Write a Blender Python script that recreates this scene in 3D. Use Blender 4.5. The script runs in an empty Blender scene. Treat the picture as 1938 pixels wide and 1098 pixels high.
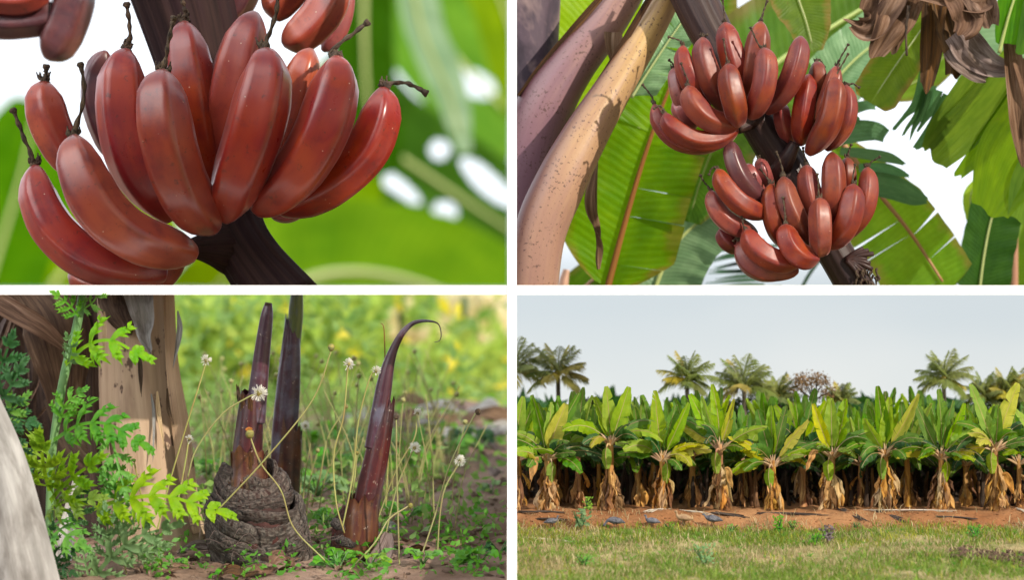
import bpy, bmesh, math, random
import numpy as np
from mathutils import Vector, Matrix
R = math.radians
scene = bpy.context.scene
COL = scene.collection
rng = random.Random(7)
nrg = np.random.default_rng(11)

# ------------------------------------------------------------------ camera
F = 5383.0                       # focal length in photograph pixels (1938 wide)
cam_d = bpy.data.cameras.new('camera')
cam_d.sensor_width = 36.0
cam_d.lens = F / 1938.0 * 36.0
cam_d.clip_start, cam_d.clip_end = 0.1, 3000
cam = bpy.data.objects.new('camera', cam_d)
cam.rotation_euler = (R(90), 0, 0)
COL.objects.link(cam)
scene.camera = cam
cam_d.dof.use_dof = True
cam_d.dof.focus_distance = 6.17
cam_d.dof.aperture_fstop = 2.0

# ------------------------------------------------------------------ sky and sun
SUN_TO = Vector((0.66, -0.60, 0.50)).normalized()
w = bpy.data.worlds.new('World')
scene.world = w
w.use_nodes = True
nt = w.node_tree
nt.nodes.clear()
N = nt.nodes.new
out = N('ShaderNodeOutputWorld')
bg = N('ShaderNodeBackground')
bg.inputs['Strength'].default_value = 0.10
tc = N('ShaderNodeTexCoord')
add = N('ShaderNodeVectorMath'); add.operation = 'ADD'; add.inputs[1].default_value = (0, 0, 0.16)
nrm = N('ShaderNodeVectorMath'); nrm.operation = 'NORMALIZE'
sky = N('ShaderNodeTexSky')
sky.sky_type = 'NISHITA'
sky.sun_disc = False
sky.sun_elevation = math.asin(SUN_TO.z)
sky.sun_rotation = math.atan2(SUN_TO.x, SUN_TO.y)
sky.dust_density = 4.0
sep = N('ShaderNodeSeparateXYZ')
mr = N('ShaderNodeMapRange'); mr.interpolation_type = 'SMOOTHSTEP'
mr.inputs['From Min'].default_value = 0.0; mr.inputs['From Max'].default_value = 0.03
mr.inputs['To Min'].default_value = 0.62; mr.inputs['To Max'].default_value = 0.9
hz = N('ShaderNodeMix'); hz.data_type = 'RGBA'          # thin white cloud, thicker overhead
cl = N('ShaderNodeMix'); cl.data_type = 'RGBA'
low = N('ShaderNodeMix'); low.data_type = 'RGBA'            # haze low in the sky, palest at the horizon
low.inputs[6].default_value = (7.9, 7.8, 7.4, 1); low.inputs[7].default_value = (6.3, 6.6, 6.6, 1)
mr4 = N('ShaderNodeMapRange'); mr4.inputs['From Min'].default_value = -0.042; mr4.inputs['From Max'].default_value = -0.004
# added soft key light in the sky, unseen behind the viewer's left shoulder
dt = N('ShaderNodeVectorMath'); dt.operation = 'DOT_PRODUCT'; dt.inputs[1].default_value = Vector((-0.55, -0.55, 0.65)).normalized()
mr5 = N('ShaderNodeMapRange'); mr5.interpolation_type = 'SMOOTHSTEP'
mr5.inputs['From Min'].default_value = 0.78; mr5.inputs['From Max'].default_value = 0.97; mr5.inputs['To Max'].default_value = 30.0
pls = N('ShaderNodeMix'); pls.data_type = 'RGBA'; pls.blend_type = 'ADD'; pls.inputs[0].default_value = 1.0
cl.inputs[7].default_value = (10.0, 10.6, 11.4, 1)       # bright cloud
mr2 = N('ShaderNodeMapRange'); mr2.interpolation_type = 'SMOOTHSTEP'
mr2.inputs['From Min'].default_value = 0.0; mr2.inputs['From Max'].default_value = 0.03
L = nt.links.new
L(tc.outputs['Generated'], add.inputs[0]); L(add.outputs[0], nrm.inputs[0]); L(nrm.outputs[0], sky.inputs['Vector'])
L(tc.outputs['Generated'], sep.inputs[0]); L(sep.outputs['Z'], mr.inputs['Value']); L(sep.outputs['Z'], mr2.inputs['Value'])
L(mr2.outputs[0], cl.inputs[0])
mr3 = N('ShaderNodeMapRange'); mr3.interpolation_type = 'SMOOTHSTEP'
mr3.inputs['From Min'].default_value = -0.5; mr3.inputs['From Max'].default_value = 0.75
mr3.inputs['To Min'].default_value = 0.16; mr3.inputs['To Max'].default_value = 1.0
dim = N('ShaderNodeMix'); dim.data_type = 'RGBA'; dim.blend_type = 'MULTIPLY'; dim.inputs[0].default_value = 1.0
L(sep.outputs['Y'], mr3.inputs['Value']); L(cl.outputs[2], dim.inputs[6]); L(mr3.outputs[0], dim.inputs[7])
L(mr.outputs[0], hz.inputs[0]); L(sky.outputs[0], hz.inputs[6]); L(dim.outputs[2], hz.inputs[7])
nz = N('ShaderNodeTexNoise'); nz.inputs['Scale'].default_value = 14.0; nz.inputs['Detail'].default_value = 4.0
mp = N('ShaderNodeMapping'); mp.inputs['Scale'].default_value = (1, 1, 4.5)
ma = N('ShaderNodeMath'); ma.operation = 'MULTIPLY_ADD'; ma.inputs[1].default_value = 0.045; ma.inputs[2].default_value = -0.0225
mz = N('ShaderNodeMath'); mz.operation = 'ADD'
L(tc.outputs['Generated'], mp.inputs[0]); L(mp.outputs[0], nz.inputs['Vector']); L(nz.outputs[0], ma.inputs[0]); L(ma.outputs[0], mz.inputs[0]); L(sep.outputs['Z'], mz.inputs[1])
L(mz.outputs[0], mr4.inputs['Value']); L(mr4.outputs[0], low.inputs[0]); L(low.outputs[2], cl.inputs[6])
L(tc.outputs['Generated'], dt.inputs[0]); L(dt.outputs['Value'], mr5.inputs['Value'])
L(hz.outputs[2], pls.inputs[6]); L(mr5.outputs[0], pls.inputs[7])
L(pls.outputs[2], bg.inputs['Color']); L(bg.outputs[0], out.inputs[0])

sl = bpy.data.lights.new('sun', 'SUN')
sl.energy = 3.8
sl.angle = R(0.8)
sl.color = (1.0, 0.91, 0.77)
so = bpy.data.objects.new('sun', sl)
so.rotation_euler = (-SUN_TO).to_track_quat('-Z', 'Y').to_euler()
so.location = (4, -4, 4)
COL.objects.link(so)
scene.view_settings.view_transform = 'Standard'
scene.view_settings.look = 'None'
scene.view_settings.exposure = 0.5
scene.view_settings.gamma = 1
scene.cycles.max_bounces = 8
scene.cycles.use_denoising = True

# ------------------------------------------------------------------ helpers: points, tags, meshes
def P(px, py, Y):
    return np.array(((px - 969.0) / F * Y, Y, (549.0 - py) / F * Y))
def PX(Y): return Y / F
REGION = {}
def tag(o, label=None, cat=None, group=None, kind=None):
    if label: o['label'] = label
    if cat: o['category'] = cat
    if group: o['group'] = group
    if kind: o['kind'] = kind
    return o
def thing(name, label, cat, loc, region=None, group=None):
    o = bpy.data.objects.new(name, None)
    o.empty_display_size = 0.02
    o.location = Vector(loc)
    COL.objects.link(o)
    tag(o, label, cat, group)
    return o
class MB:
    """collects vertices, faces and uvs for one mesh"""
    def __init__(s): s.v = []; s.f = []; s.uv = []; s.n = 0
    def add(s, vfu):
        v, f, uv = vfu
        v = np.asarray(v, float)
        s.v.append(v); s.uv.append(np.asarray(uv, float))
        s.f.extend([tuple(i + s.n for i in q) for q in f])
        s.n += len(v)
        return s
    def build(s, name, mat, parent=None, region=None, smooth=True, origin=None):
        v = np.concatenate(s.v); uv = np.concatenate(s.uv)
        off = None
        if parent is not None:
            off = np.array(parent.location)
            if parent.parent is not None: off = off + np.array(parent.parent.location)
        loc = np.zeros(3)
        if parent is None:
            loc = v.mean(0) if origin is None else np.array(origin)
            off = loc
        v = v - off
        me = bpy.data.meshes.new(name)
        me.from_pydata(v.tolist(), [], s.f)
        ul = me.uv_layers.new(name='UVMap')
        idx = np.empty(len(me.loops), dtype=np.int32); me.loops.foreach_get('vertex_index', idx)
        ul.data.foreach_set('uv', uv[idx].astype(np.float32).ravel())
        me.polygons.foreach_set('use_smooth', [smooth] * len(me.polygons))
        if mat: me.materials.append(mat)
        o = bpy.data.objects.new(name, me)
        COL.objects.link(o)
        if parent is not None: o.parent = parent
        else: o.location = Vector(loc)
        if region: REGION[o.name] = region
        return o
def mesh1(vfu, name, mat, parent=None, region=None, smooth=True):
    return MB().add(vfu).build(name, mat, parent, region, smooth)

def spline(ctrl, n):
    """Catmull-Rom through control rows (any columns), n samples evenly by arc length"""
    c = np.asarray(ctrl, float)
    if len(c) == 2:
        t = np.linspace(0, 1, n)[:, None]
        return c[0] * (1 - t) + c[1] * t
    p = np.vstack([2 * c[0] - c[1], c, 2 * c[-1] - c[-2]])
    o = []
    for i in range(1, len(p) - 2):
        t = np.linspace(0, 1, 16, endpoint=False)[:, None]
        a, b, d, e = p[i - 1], p[i], p[i + 1], p[i + 2]
        o.append(0.5 * (2 * b + (d - a) * t + (2 * a - 5 * b + 4 * d - e) * t ** 2 + (3 * b - a - 3 * d + e) * t ** 3))
    o = np.vstack(o + [c[-1:]])
    s = np.concatenate([[0], np.cumsum(np.linalg.norm(np.diff(o[:, :3], axis=0), axis=1))])
    q = np.linspace(0, s[-1], n)
    return np.stack([np.interp(q, s, o[:, k]) for k in range(o.shape[1])], 1)
def unit(a): return a / (np.linalg.norm(a, axis=-1, keepdims=True) + 1e-12)
def tangents(p):
    return unit(np.gradient(p, axis=0))

def sweep(ctrl, radii, n=24, m=12, shape=None, flat=1.0, ref=(0.1, 1, 0.05), cap=True, u0=0.0, u1=1.0):
    """tube along ctrl; radii at the control points; flat squeezes the ref direction; shape(theta, u) multiplies the radius"""
    c = np.column_stack([np.asarray(ctrl, float), np.asarray(radii, float)])
    s = spline(c, n)
    p, r = s[:, :3], np.maximum(s[:, 3], 1e-5)
    T = tangents(p)
    nn = np.array(ref, float)
    A = []
    for i in range(n):
        nn = nn - T[i] * np.dot(nn, T[i])
        if np.linalg.norm(nn) < 1e-6: nn = np.cross(T[i], (0.3, 0.2, 0.9))
        nn = nn / np.linalg.norm(nn)
        A.append(nn)
    A = np.array(A); B = np.cross(T, A)
    th = np.linspace(0, 2 * math.pi, m, endpoint=False)
    u = np.linspace(0, 1, n)
    k = np.ones((n, m)) if shape is None else shape(th[None, :], u[:, None]) * np.ones((n, m))
    v = p[:, None, :] + (r[:, None] * k)[..., None] * (np.cos(th)[None, :, None] * A[:, None, :] * flat + np.sin(th)[None, :, None] * B[:, None, :])
    uv = np.stack([np.repeat(u0 + u * (u1 - u0), m), np.tile(th / (2 * math.pi), n)], 1)
    v = v.reshape(-1, 3)
    f = [(i * m + j, i * m + (j + 1) % m, (i + 1) * m + (j + 1) % m, (i + 1) * m + j) for i in range(n - 1) for j in range(m)]
    if cap:
        v = np.vstack([v, p[:1], p[-1:]])
        uv = np.vstack([uv, [[u0, .5]], [[u1, .5]]])
        a, b = n * m, n * m + 1
        f += [(a, (j + 1) % m, j) for j in range(m)] + [(b, (n - 1) * m + j, (n - 1) * m + (j + 1) % m) for j in range(m)]
    return v, f, uv

def wprof(u, base=0.12, tip=0.35):
    return np.clip(u / base, 0, 1) ** 0.6 * np.clip((1 - u) / tip, 0, 1) ** 0.55
def leaf(ctrl, hw, Nh=(0, -1, 0), fold=0.25, curl=0.0, wave=0.06, tears=(0, 0), gap=0.25, n=48, mv=7, seed=0,
         base=0.12, tip=0.35, skew=0.06, sides=(1, 1), droop=0.0, hwr=None, keep=None, bend=0.25):
    """banana leaf blade along a midrib: two halves folded at the rib, torn into strips at random places"""
    q = random.Random(seed)
    s = spline(np.asarray(ctrl, float), 80)
    T = tangents(s)
    Nh = np.array(Nh, float)
    S = unit(np.cross(T, Nh)); Nn = np.cross(S, T)
    ua = np.linspace(0, 1, 80)
    ev = lambda a, u: np.stack([np.interp(u, ua, a[:, k]) for k in range(3)], -1)
    Lc = np.linalg.norm(np.diff(s, axis=0), axis=1).sum()
    MBv, MBf, MBu = [], [], []
    cnt = 0
    ph = q.uniform(0, 6.28)
    for si, sd in ((0, -1), (1, 1)):
        if not sides[si]: continue
        W = hw if (sd < 0 or hwr is None) else hwr
        cuts = sorted([0.0] + [q.uniform(0.12, 0.93) for _ in range(tears[si])] + [1.0])
        for a, b in zip(cuts[:-1], cuts[1:]):
            if b - a < 0.012: continue
            k = max(3, int(round(n * (b - a))) + 1)
            u = np.linspace(a, b, k)
            v = np.linspace(0, 1, mv)
            U, V = np.meshgrid(u, v, indexing='ij')
            uc = 0.5 * (a + b)
            sh = gap * q.uniform(0.3, 1.0) if len(cuts) > 2 else 0
            ue = uc + (U - uc) * (1 - sh * V ** 1.4) + skew * V
            ue = np.clip(ue, -0.05, 1.0)
            w_ = W * wprof(np.clip(U + 0.0 * V, 0, 1), base, tip)
            f0 = fold + (q.uniform(-1, 1) * bend if len(cuts) > 2 else 0)
            ang = f0 + curl * V
            p = ev(s, np.clip(ue, 0, 1)); Sx = ev(S, np.clip(ue, 0, 1)); Nx = ev(Nn, np.clip(ue, 0, 1))
            out_ = (V * w_)[..., None]
            wv = wave * W * V ** 1.5 * (np.sin(U * 23 + ph + sd) * 0.6 + np.sin(U * 51 + 2 * ph) * 0.4)
            pt = p + out_ * (np.cos(ang)[..., None] * Sx * sd + np.sin(ang)[..., None] * Nx) + wv[..., None] * Nx
            pt[..., 2] -= droop * (V ** 2) * w_
            if keep is not None: pass
            MBv.append(pt.reshape(-1, 3))
            MBu.append(np.stack([U.ravel(), 0.5 + 0.5 * sd * V.ravel()], 1))
            for i in range(k - 1):
                for j in range(mv - 1):
                    qd = (cnt + i * mv + j, cnt + (i + 1) * mv + j, cnt + (i + 1) * mv + j + 1, cnt + i * mv + j + 1)
                    MBf.append(qd if sd > 0 else qd[::-1])
            cnt += k * mv
    v = np.concatenate(MBv); uv = np.concatenate(MBu)
    if keep is not None:
        c = np.array([v[list(fc)].mean(0) for fc in MBf])
        MBf = [fc for fc, ok in zip(MBf, keep(c)) if ok]
    return v, MBf, uv
def ribbon(ctrl, widths, Nh=(0, -1, 0), n=24, m=5, crumple=0.0, seed=0, cup=0.0, ragged=0.0, twist=0.0):
    """flat strip with optional crumpled folds along it and a ragged far end"""
    q = np.random.default_rng(seed)
    c = np.column_stack([np.asarray(ctrl, float), np.asarray(widths, float)])
    s = spline(c, n)
    p, wd = s[:, :3], s[:, 3]
    T = tangents(p)
    S = unit(np.cross(T, np.array(Nh, float))); Nn = np.cross(S, T)
    u = np.linspace(0, 1, n)
    if twist:
        a = twist * u
        S, Nn = S * np.cos(a)[:, None] + Nn * np.sin(a)[:, None], Nn * np.cos(a)[:, None] - S * np.sin(a)[:, None]
    x = np.linspace(-1, 1, m)
    U, X = np.meshgrid(u, x, indexing='ij')
    h = cup * X ** 2
    if crumple:
        for k in range(5):
            fr = q.uniform(1.5, 6.0); 
            h = h + crumple * np.sin(X * fr + q.uniform(0, 6.28) + U * q.uniform(-5, 5)) * (0.25 + 0.75 * U) * q.uniform(.25, .6)
        h = h + crumple * 0.5 * np.sin(U * q.uniform(6, 14) + X * q.uniform(-2, 2) + q.uniform(0, 6.28))
    hw = wd[:, None] * 0.5
    ext = np.zeros((n, m))
    if ragged:
        rg = sum(q.uniform(.4, 1) * np.sin(x * q.uniform(1.2, 2.5 + 1.2 * k_) + q.uniform(0, 6.28)) for k_ in range(4)) / 2.2 - .3
        ext = ragged * np.clip((U - 0.4) / 0.6, 0, 1) * rg[None, :]
    Lc = np.linalg.norm(np.diff(p, axis=0), axis=1).sum()
    v = p[:, None] + (X * hw)[..., None] * S[:, None] + (h * hw)[..., None] * Nn[:, None] + (ext * Lc)[..., None] * T[:, None]
    f = [(i * m + j, (i + 1) * m + j, (i + 1) * m + j + 1, i * m + j + 1) for i in range(n - 1) for j in range(m - 1)]
    return v.reshape(-1, 3), f, np.stack([U.ravel(), (X.ravel() + 1) / 2], 1)
def lump(center, rad, n=10, m=14, noise=0.12, seed=0, squash=(1, 1, 1)):
    q = np.random.default_rng(seed)
    th = np.linspace(0, math.pi, n); ph = np.linspace(0, 2 * math.pi, m, endpoint=False)
    TH, PH = np.meshgrid(th, ph, indexing='ij')
    k = 1 + sum(noise * q.uniform(.3, 1) * np.sin(TH * q.integers(1, 5) + PH * q.integers(1, 5) + q.uniform(0, 6)) for _ in range(4)) / 2 * np.sin(TH)
    v = np.stack([np.sin(TH) * np.cos(PH), np.sin(TH) * np.sin(PH), np.cos(TH)], -1) * (k * rad)[..., None] * np.array(squash)
    v = v.reshape(-1, 3) + np.array(center)
    f = [(i * m + j, (i + 1) * m + j, (i + 1) * m + (j + 1) % m, i * m + (j + 1) % m) for i in range(n - 1) for j in range(m)]
    return v, f, np.stack([TH.ravel() / math.pi, PH.ravel() / 6.2832], 1)
def box(c, d):
    c = np.array(c); d = np.array(d) / 2
    v = np.array([c + d * np.array(s) for s in [(-1,-1,-1),(1,-1,-1),(1,1,-1),(-1,1,-1),(-1,-1,1),(1,-1,1),(1,1,1),(-1,1,1)]])
    f = [(0,3,2,1),(4,5,6,7),(0,1,5,4),(1,2,6,5),(2,3,7,6),(3,0,4,7)]
    return v, f, np.zeros((8, 2))
def pxs(pts, Y=None):
    """[(px,py,Y)] or [(px,py)] with one Y -> world rows"""
    return np.array([P(a[0], a[1], a[2] if len(a) > 2 else Y) for a in pts])

# ------------------------------------------------------------------ materials
class NT:
    def __init__(s, name):
        s.m = bpy.data.materials.new(name); s.m.use_nodes = True
        s.t = s.m.node_tree; s.t.nodes.clear()
        s.out = s.n('ShaderNodeOutputMaterial')
    def n(s, k, **kw):
        o = s.t.nodes.new(k)
        for a, b in kw.items(): setattr(o, a, b)
        return o
    def l(s, a, b): s.t.links.new(a, b)
    def val(s, sock, v):
        if hasattr(v, 'is_linked') or isinstance(v, bpy.types.NodeSocket): s.l(v, sock)
        else: sock.default_value = v
    def math(s, op, a, b=0.0, c=None, clamp=False):
        o = s.n('ShaderNodeMath', operation=op, use_clamp=clamp)
        s.val(o.inputs[0], a); s.val(o.inputs[1], b)
        if c is not None: s.val(o.inputs[2], c)
        return o.outputs[0]
    def mix(s, f, a, b, mode='MIX'):
        o = s.n('ShaderNodeMix', data_type='RGBA', blend_type=mode)
        s.val(o.inputs[0], f)
        for k, x in ((6, a), (7, b)):
            if isinstance(x, tuple): o.inputs[k].default_value = (*x[:3], 1)
            else: s.l(x, o.inputs[k])
        return o.outputs[2]
    def noise(s, vec, scale, detail=4, rough=0.55, dist=0.0):
        o = s.n('ShaderNodeTexNoise')
        s.l(vec, o.inputs['Vector']); o.inputs['Scale'].default_value = scale
        o.inputs['Detail'].default_value = detail; o.inputs['Roughness'].default_value = rough
        o.inputs['Distortion'].default_value = dist
        return o.outputs[0]
    def rng(s, v, a, b, c=0.0, d=1.0):
        o = s.n('ShaderNodeMapRange'); s.val(o.inputs[0], v)
        for i, x in enumerate((a, b, c, d)): o.inputs[i + 1].default_value = x
        return o.outputs[0]
    def mapv(s, vec, scale, loc=None):
        o = s.n('ShaderNodeMapping'); s.l(vec, o.inputs[0]); o.inputs['Scale'].default_value = scale
        if loc is not None: s.l(loc, o.inputs['Location'])
        return o.outputs[0]
    def bump(s, h, strength, dist):
        o = s.n('ShaderNodeBump'); s.l(h, o.inputs['Height'])
        o.inputs['Strength'].default_value = strength; o.inputs['Distance'].default_value = dist
        return o.outputs[0]
    def bsdf(s, col, rough, nrm=None, spec=0.5, coat=0.0, trans=0.0, tcol=None, coat_r=0.2):
        b = s.n('ShaderNodeBsdfPrincipled')
        if isinstance(col, tuple): b.inputs['Base Color'].default_value = (*col[:3], 1)
        else: s.l(col, b.inputs['Base Color'])
        s.val(b.inputs['Roughness'], rough)
        b.inputs['Specular IOR Level'].default_value = spec
        b.inputs['Coat Weight'].default_value = coat; b.inputs['Coat Roughness'].default_value = coat_r
        if nrm is not None: s.l(nrm, b.inputs['Normal'])
        res = b.outputs[0]
        if trans:
            t = s.n('ShaderNodeBsdfTranslucent')
            x = tcol if tcol is not None else col
            if isinstance(x, tuple): t.inputs[0].default_value = (*x[:3], 1)
            else: s.l(x, t.inputs[0])
            mx = s.n('ShaderNodeMixShader'); mx.inputs[0].default_value = trans
            s.l(res, mx.inputs[1]); s.l(t.outputs[0], mx.inputs[2]); res = mx.outputs[0]
        s.l(res, s.out.inputs[0])
        return s.m
    def rand_shift(s, col, dh=0.02, ds=0.15, dv=0.25):
        oi = s.n('ShaderNodeObjectInfo'); r = oi.outputs['Random']
        h = s.n('ShaderNodeHueSaturation')
        s.l(s.math('MULTIPLY_ADD', r, dh * 2, 0.5 - dh), h.inputs['Hue'])
        r2 = s.math('FRACT', s.math('MULTIPLY', r, 7.31)); r3 = s.math('FRACT', s.math('MULTIPLY', r, 13.7))
        s.l(s.math('MULTIPLY_ADD', r2, ds * 2, 1 - ds), h.inputs['Saturation'])
        s.l(s.math('MULTIPLY_ADD', r3, dv * 2, 1 - dv), h.inputs['Value'])
        s.l(col, h.inputs['Color'])
        return h.outputs[0]
    def loc_rand(s):
        oi = s.n('ShaderNodeObjectInfo')
        c = s.n('ShaderNodeCombineXYZ')
        for k, a in enumerate((17.0, 31.0, 47.0)): s.l(s.math('MULTIPLY', oi.outputs['Random'], a), c.inputs[k])
        return c.outputs[0]

def leaf_mat(name, c1, c2, tr=0.45, tcol=None, veins=34, rough=0.42, spots=0.0, edge=None, dv=0.22, dh=0.015, spec=0.22, swap=False, contrast=0.0):
    g = NT(name)
    tc = g.n('ShaderNodeTexCoord'); uv = tc.outputs['UV']
    sx = g.n('ShaderNodeSeparateXYZ'); g.l(uv, sx.inputs[0])
    av = g.math('ABSOLUTE', g.math('SUBTRACT', sx.outputs[1], 0.5))
    if swap: ph = g.math('MULTIPLY', sx.outputs[1], veins * 6.2832)
    else: ph = g.math('MULTIPLY', g.math('SUBTRACT', sx.outputs[0], g.math('MULTIPLY', av, 0.10)), veins * 6.2832)
    nz = g.noise(g.mapv(uv, (3, 3, 3), g.loc_rand()), 2.0, 4)
    wv = g.math('SINE', g.math('ADD', ph, g.math('MULTIPLY', nz, 5.0)))
    wv2 = g.math('SINE', g.math('MULTIPLY', ph, 3.7))
    st = g.noise(g.mapv(uv, (1.5, 24, 1) if swap else (60, 1.5, 1), g.loc_rand()), 1.0, 3)
    f = g.math('ADD', g.rng(nz, 0.3, 0.7), g.math('MULTIPLY', g.math('SUBTRACT', st, 0.5), 0.9), clamp=True)
    col = g.mix(f, c1, c2)
    col = g.mix(g.rng(wv, 0.2, 1.0, 0, 0.22), col, tuple(x * 0.62 for x in c1))
    rib = g.rng(av, 0.0, 0.03, 0 if swap else 1, 0)
    col = g.mix(g.math('MULTIPLY', rib, 0.7), col, tuple(min(1, x * 1.5 + 0.05) for x in c2))
    if edge is not None:
        en = g.noise(g.mapv(uv, (9, 2, 1), g.loc_rand()), 1.5, 4)
        col = g.mix(g.rng(g.math('ADD', g.math('MULTIPLY', av, 2.0), g.math('MULTIPLY', en, 0.7)), 1.08, 1.3), col, edge)
    if spots:
        sp = g.noise(g.mapv(uv, (14, 5, 1), g.loc_rand()), 2.5, 2)
        col = g.mix(g.rng(sp, 0.70, 0.76, 0, spots), col, (0.16, 0.08, 0.02))
    if contrast:      # blotchy old and young tissue
        bl = g.noise(g.mapv(uv, (2.2, 1.6, 1), g.loc_rand()), 1.7, 5, 0.6)
        col = g.mix(g.rng(bl, 0.40, 0.70, 0, contrast), col, tuple(x * 0.45 for x in c1))
    col = g.rand_shift(col, dh, 0.12, dv)
    hgt = g.math('ADD', wv, g.math('MULTIPLY', wv2, 0.35))
    return g.bsdf(col, rough, g.bump(hgt, 0.25, 0.004), spec=spec, trans=tr, tcol=(g.mix(0.5, col, tcol) if tcol else col))
def fibre_mat(name, cols, su=3, sv=30, rough=0.7, bump=0.4, dist=0.004, tr=0.0, spots=None, detail=5, dv=0.15, spec=0.3, coat=0.0, obj=None):
    """streaky material along u of the uv map, or along the object's own axes when obj gives their scale"""
    g = NT(name)
    tc = g.n('ShaderNodeTexCoord')
    vec = g.mapv(tc.outputs['UV'], (su, sv, 1), g.loc_rand()) if obj is None else g.mapv(tc.outputs['Object'], obj, g.loc_rand())
    a = g.noise(vec, 1.0, detail, 0.6, 0.3)
    vb = g.mapv(tc.outputs['UV'], (su * 0.7, sv * 0.12 + 1, 1), g.loc_rand()) if obj is None else g.mapv(tc.outputs['Object'], tuple(x * 0.3 for x in obj), g.loc_rand())
    b = g.noise(vb, 1.6, 4, 0.6, 0.5)
    col = g.mix(g.rng(a, 0.32, 0.68), cols[0], cols[1])
    if len(cols) > 2: col = g.mix(g.rng(b, 0.45, 0.68), col, cols[2])
    if len(cols) > 3: col = g.mix(g.rng(b, 0.42, 0.28), col, cols[3])
    if spots:
        vo = g.noise(g.mapv(tc.outputs['Object'], (1, 1, 0.6), g.loc_rand()), spots[1], 3, 0.6)
        col = g.mix(g.rng(vo, spots[2], spots[2] + 0.05, 0, 1), col, spots[0])
    col = g.rand_shift(col, 0.01, 0.1, dv)
    return g.bsdf(col, rough, g.bump(g.math('ADD', a, g.math('MULTIPLY', b, 0.5)), bump, dist), spec=spec, trans=tr, coat=coat)

def banana_mat(name, cA, cB, cC, scale, r0=0.30, coat=0.22):
    g = NT(name)
    tc = g.n('ShaderNodeTexCoord')
    ob = g.mapv(tc.outputs['Object'], (1, 1, 1), g.loc_rand())
    uvm = g.mapv(tc.outputs['UV'], (1.6, 9, 1), g.loc_rand())
    big = g.noise(ob, 9 * scale, 3)
    stk = g.noise(uvm, 1.3, 5, 0.6, 0.4)
    sx = g.n('ShaderNodeSeparateXYZ'); g.l(tc.outputs['UV'], sx.inputs[0])
    col = g.mix(g.rng(g.math('ADD', g.math('MULTIPLY', big, 0.6), g.math('MULTIPLY', stk, 0.4)), 0.38, 0.62), cA, cB)
    col = g.mix(g.rng(g.noise(ob, 14 * scale, 5, 0.65), 0.52, 0.72, 0, 0.75), col, cC)
    # flower end is darker and duller, blossom scars pale
    hot = g.noise(g.mapv(tc.outputs['UV'], (2.2, 3.0, 1), g.loc_rand()), 1.2, 3)
    col = g.mix(g.rng(hot, 0.54, 0.72, 0, 0.5), col, tuple(min(1, x * k_) for x, k_ in zip(cB, (1.35, 1.9, 1.0))))
    bru = g.noise(g.mapv(tc.outputs['UV'], (7, 5, 1), g.loc_rand()), 1.6, 5, 0.7)
    col = g.mix(g.rng(bru, 0.62, 0.74, 0, 0.6), col, (0.045, 0.012, 0.012))
    tipf = g.rng(sx.outputs[0], 0.0, 0.07, 1, 0)
    col = g.mix(g.math('MULTIPLY', tipf, 0.65), col, (0.10, 0.03, 0.025))
    vor = g.n('ShaderNodeTexVoronoi'); g.l(ob, vor.inputs['Vector']); vor.inputs['Scale'].default_value = 55 * scale
    dot = g.math('LESS_THAN', vor.outputs['Distance'], 0.085)
    sel = g.math('GREATER_THAN', g.noise(ob, 30 * scale, 1), 0.62)
    col = g.mix(g.math('MULTIPLY', g.math('MULTIPLY', dot, sel), 0.8), col, (0.62, 0.42, 0.30))
    dk = g.noise(ob, 60 * scale, 3, 0.7)
    col = g.mix(g.rng(dk, 0.61, 0.70, 0, 0.6), col, (0.05, 0.018, 0.014))
    col = g.rand_shift(col, 0.006, 0.06, 0.16)
    rough = g.rng(g.noise(ob, 25 * scale, 4), 0.3, 0.7, r0, r0 + 0.16)
    h = g.math('ADD', g.math('MULTIPLY', g.noise(ob, 70 * scale, 4), 0.5), g.math('MULTIPLY', stk, 0.6))
    m_ = g.bsdf(col, rough, g.bump(h, 0.10, 0.004 / scale), spec=0.5, coat=coat, coat_r=0.30)
    for nd in g.t.nodes:
        if nd.type == 'BSDF_PRINCIPLED':      # waxy bloom
            nd.inputs['Sheen Weight'].default_value = 0.22; nd.inputs['Sheen Roughness'].default_value = 0.35; nd.inputs['Sheen Tint'].default_value = (1.0, 0.62, 0.60, 1)
    return m_

M = {}
M['banana'] = banana_mat('red_banana_skin', (0.215, 0.014, 0.011), (0.33, 0.040, 0.008), (0.105, 0.006, 0.013), 1.0, 0.27, 0.5)
M['banana_s'] = banana_mat('red_banana_skin_small', (0.135, 0.012, 0.010), (0.215, 0.032, 0.008), (0.065, 0.006, 0.011), 2.2, 0.40, 0.06)
M['banana_dark'] = banana_mat('purple_banana_skin', (0.060, 0.018, 0.026), (0.11, 0.028, 0.030), (0.035, 0.012, 0.02), 2.2)
M['banana_pink'] = banana_mat('pink_banana_skin', (0.22, 0.050, 0.050), (0.27, 0.060, 0.045), (0.15, 0.03, 0.036), 2.2)
M['remnant'] = fibre_mat('dried_flower', [(0.035, 0.024, 0.018), (0.13, 0.085, 0.05), (0.02, 0.015, 0.012)], 6, 8, 0.85, 0.6, 0.003)
M['stalk'] = fibre_mat('bunch_stalk_skin', [(0.012, 0.006, 0.006), (0.036, 0.018, 0.015), (0.022, 0.009, 0.011)], 2, 46, 0.8, 0.5, 0.004, spec=0.15)
M['stalk_s'] = fibre_mat('bunch_stalk_brown', [(0.022, 0.010, 0.009), (0.055, 0.026, 0.021), (0.020, 0.010, 0.013)], 3, 40, 0.5, 0.5, 0.003, coat=0.1)
M['leaf_glow'] = leaf_mat('leaf_glowing', (0.11, 0.25, 0.005), (0.22, 0.36, 0.008), 0.55, (0.34, 0.58, 0.005), spots=0.5, edge=(0.24, 0.15, 0.04), contrast=.8)
M['far_glow'] = leaf_mat('leaf_far_glowing', (0.065, 0.215, 0.001), (0.135, 0.31, 0.002), 0.5, (0.12, 0.36, 0.001), contrast=.5, spec=0.06, rough=0.6)
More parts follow.
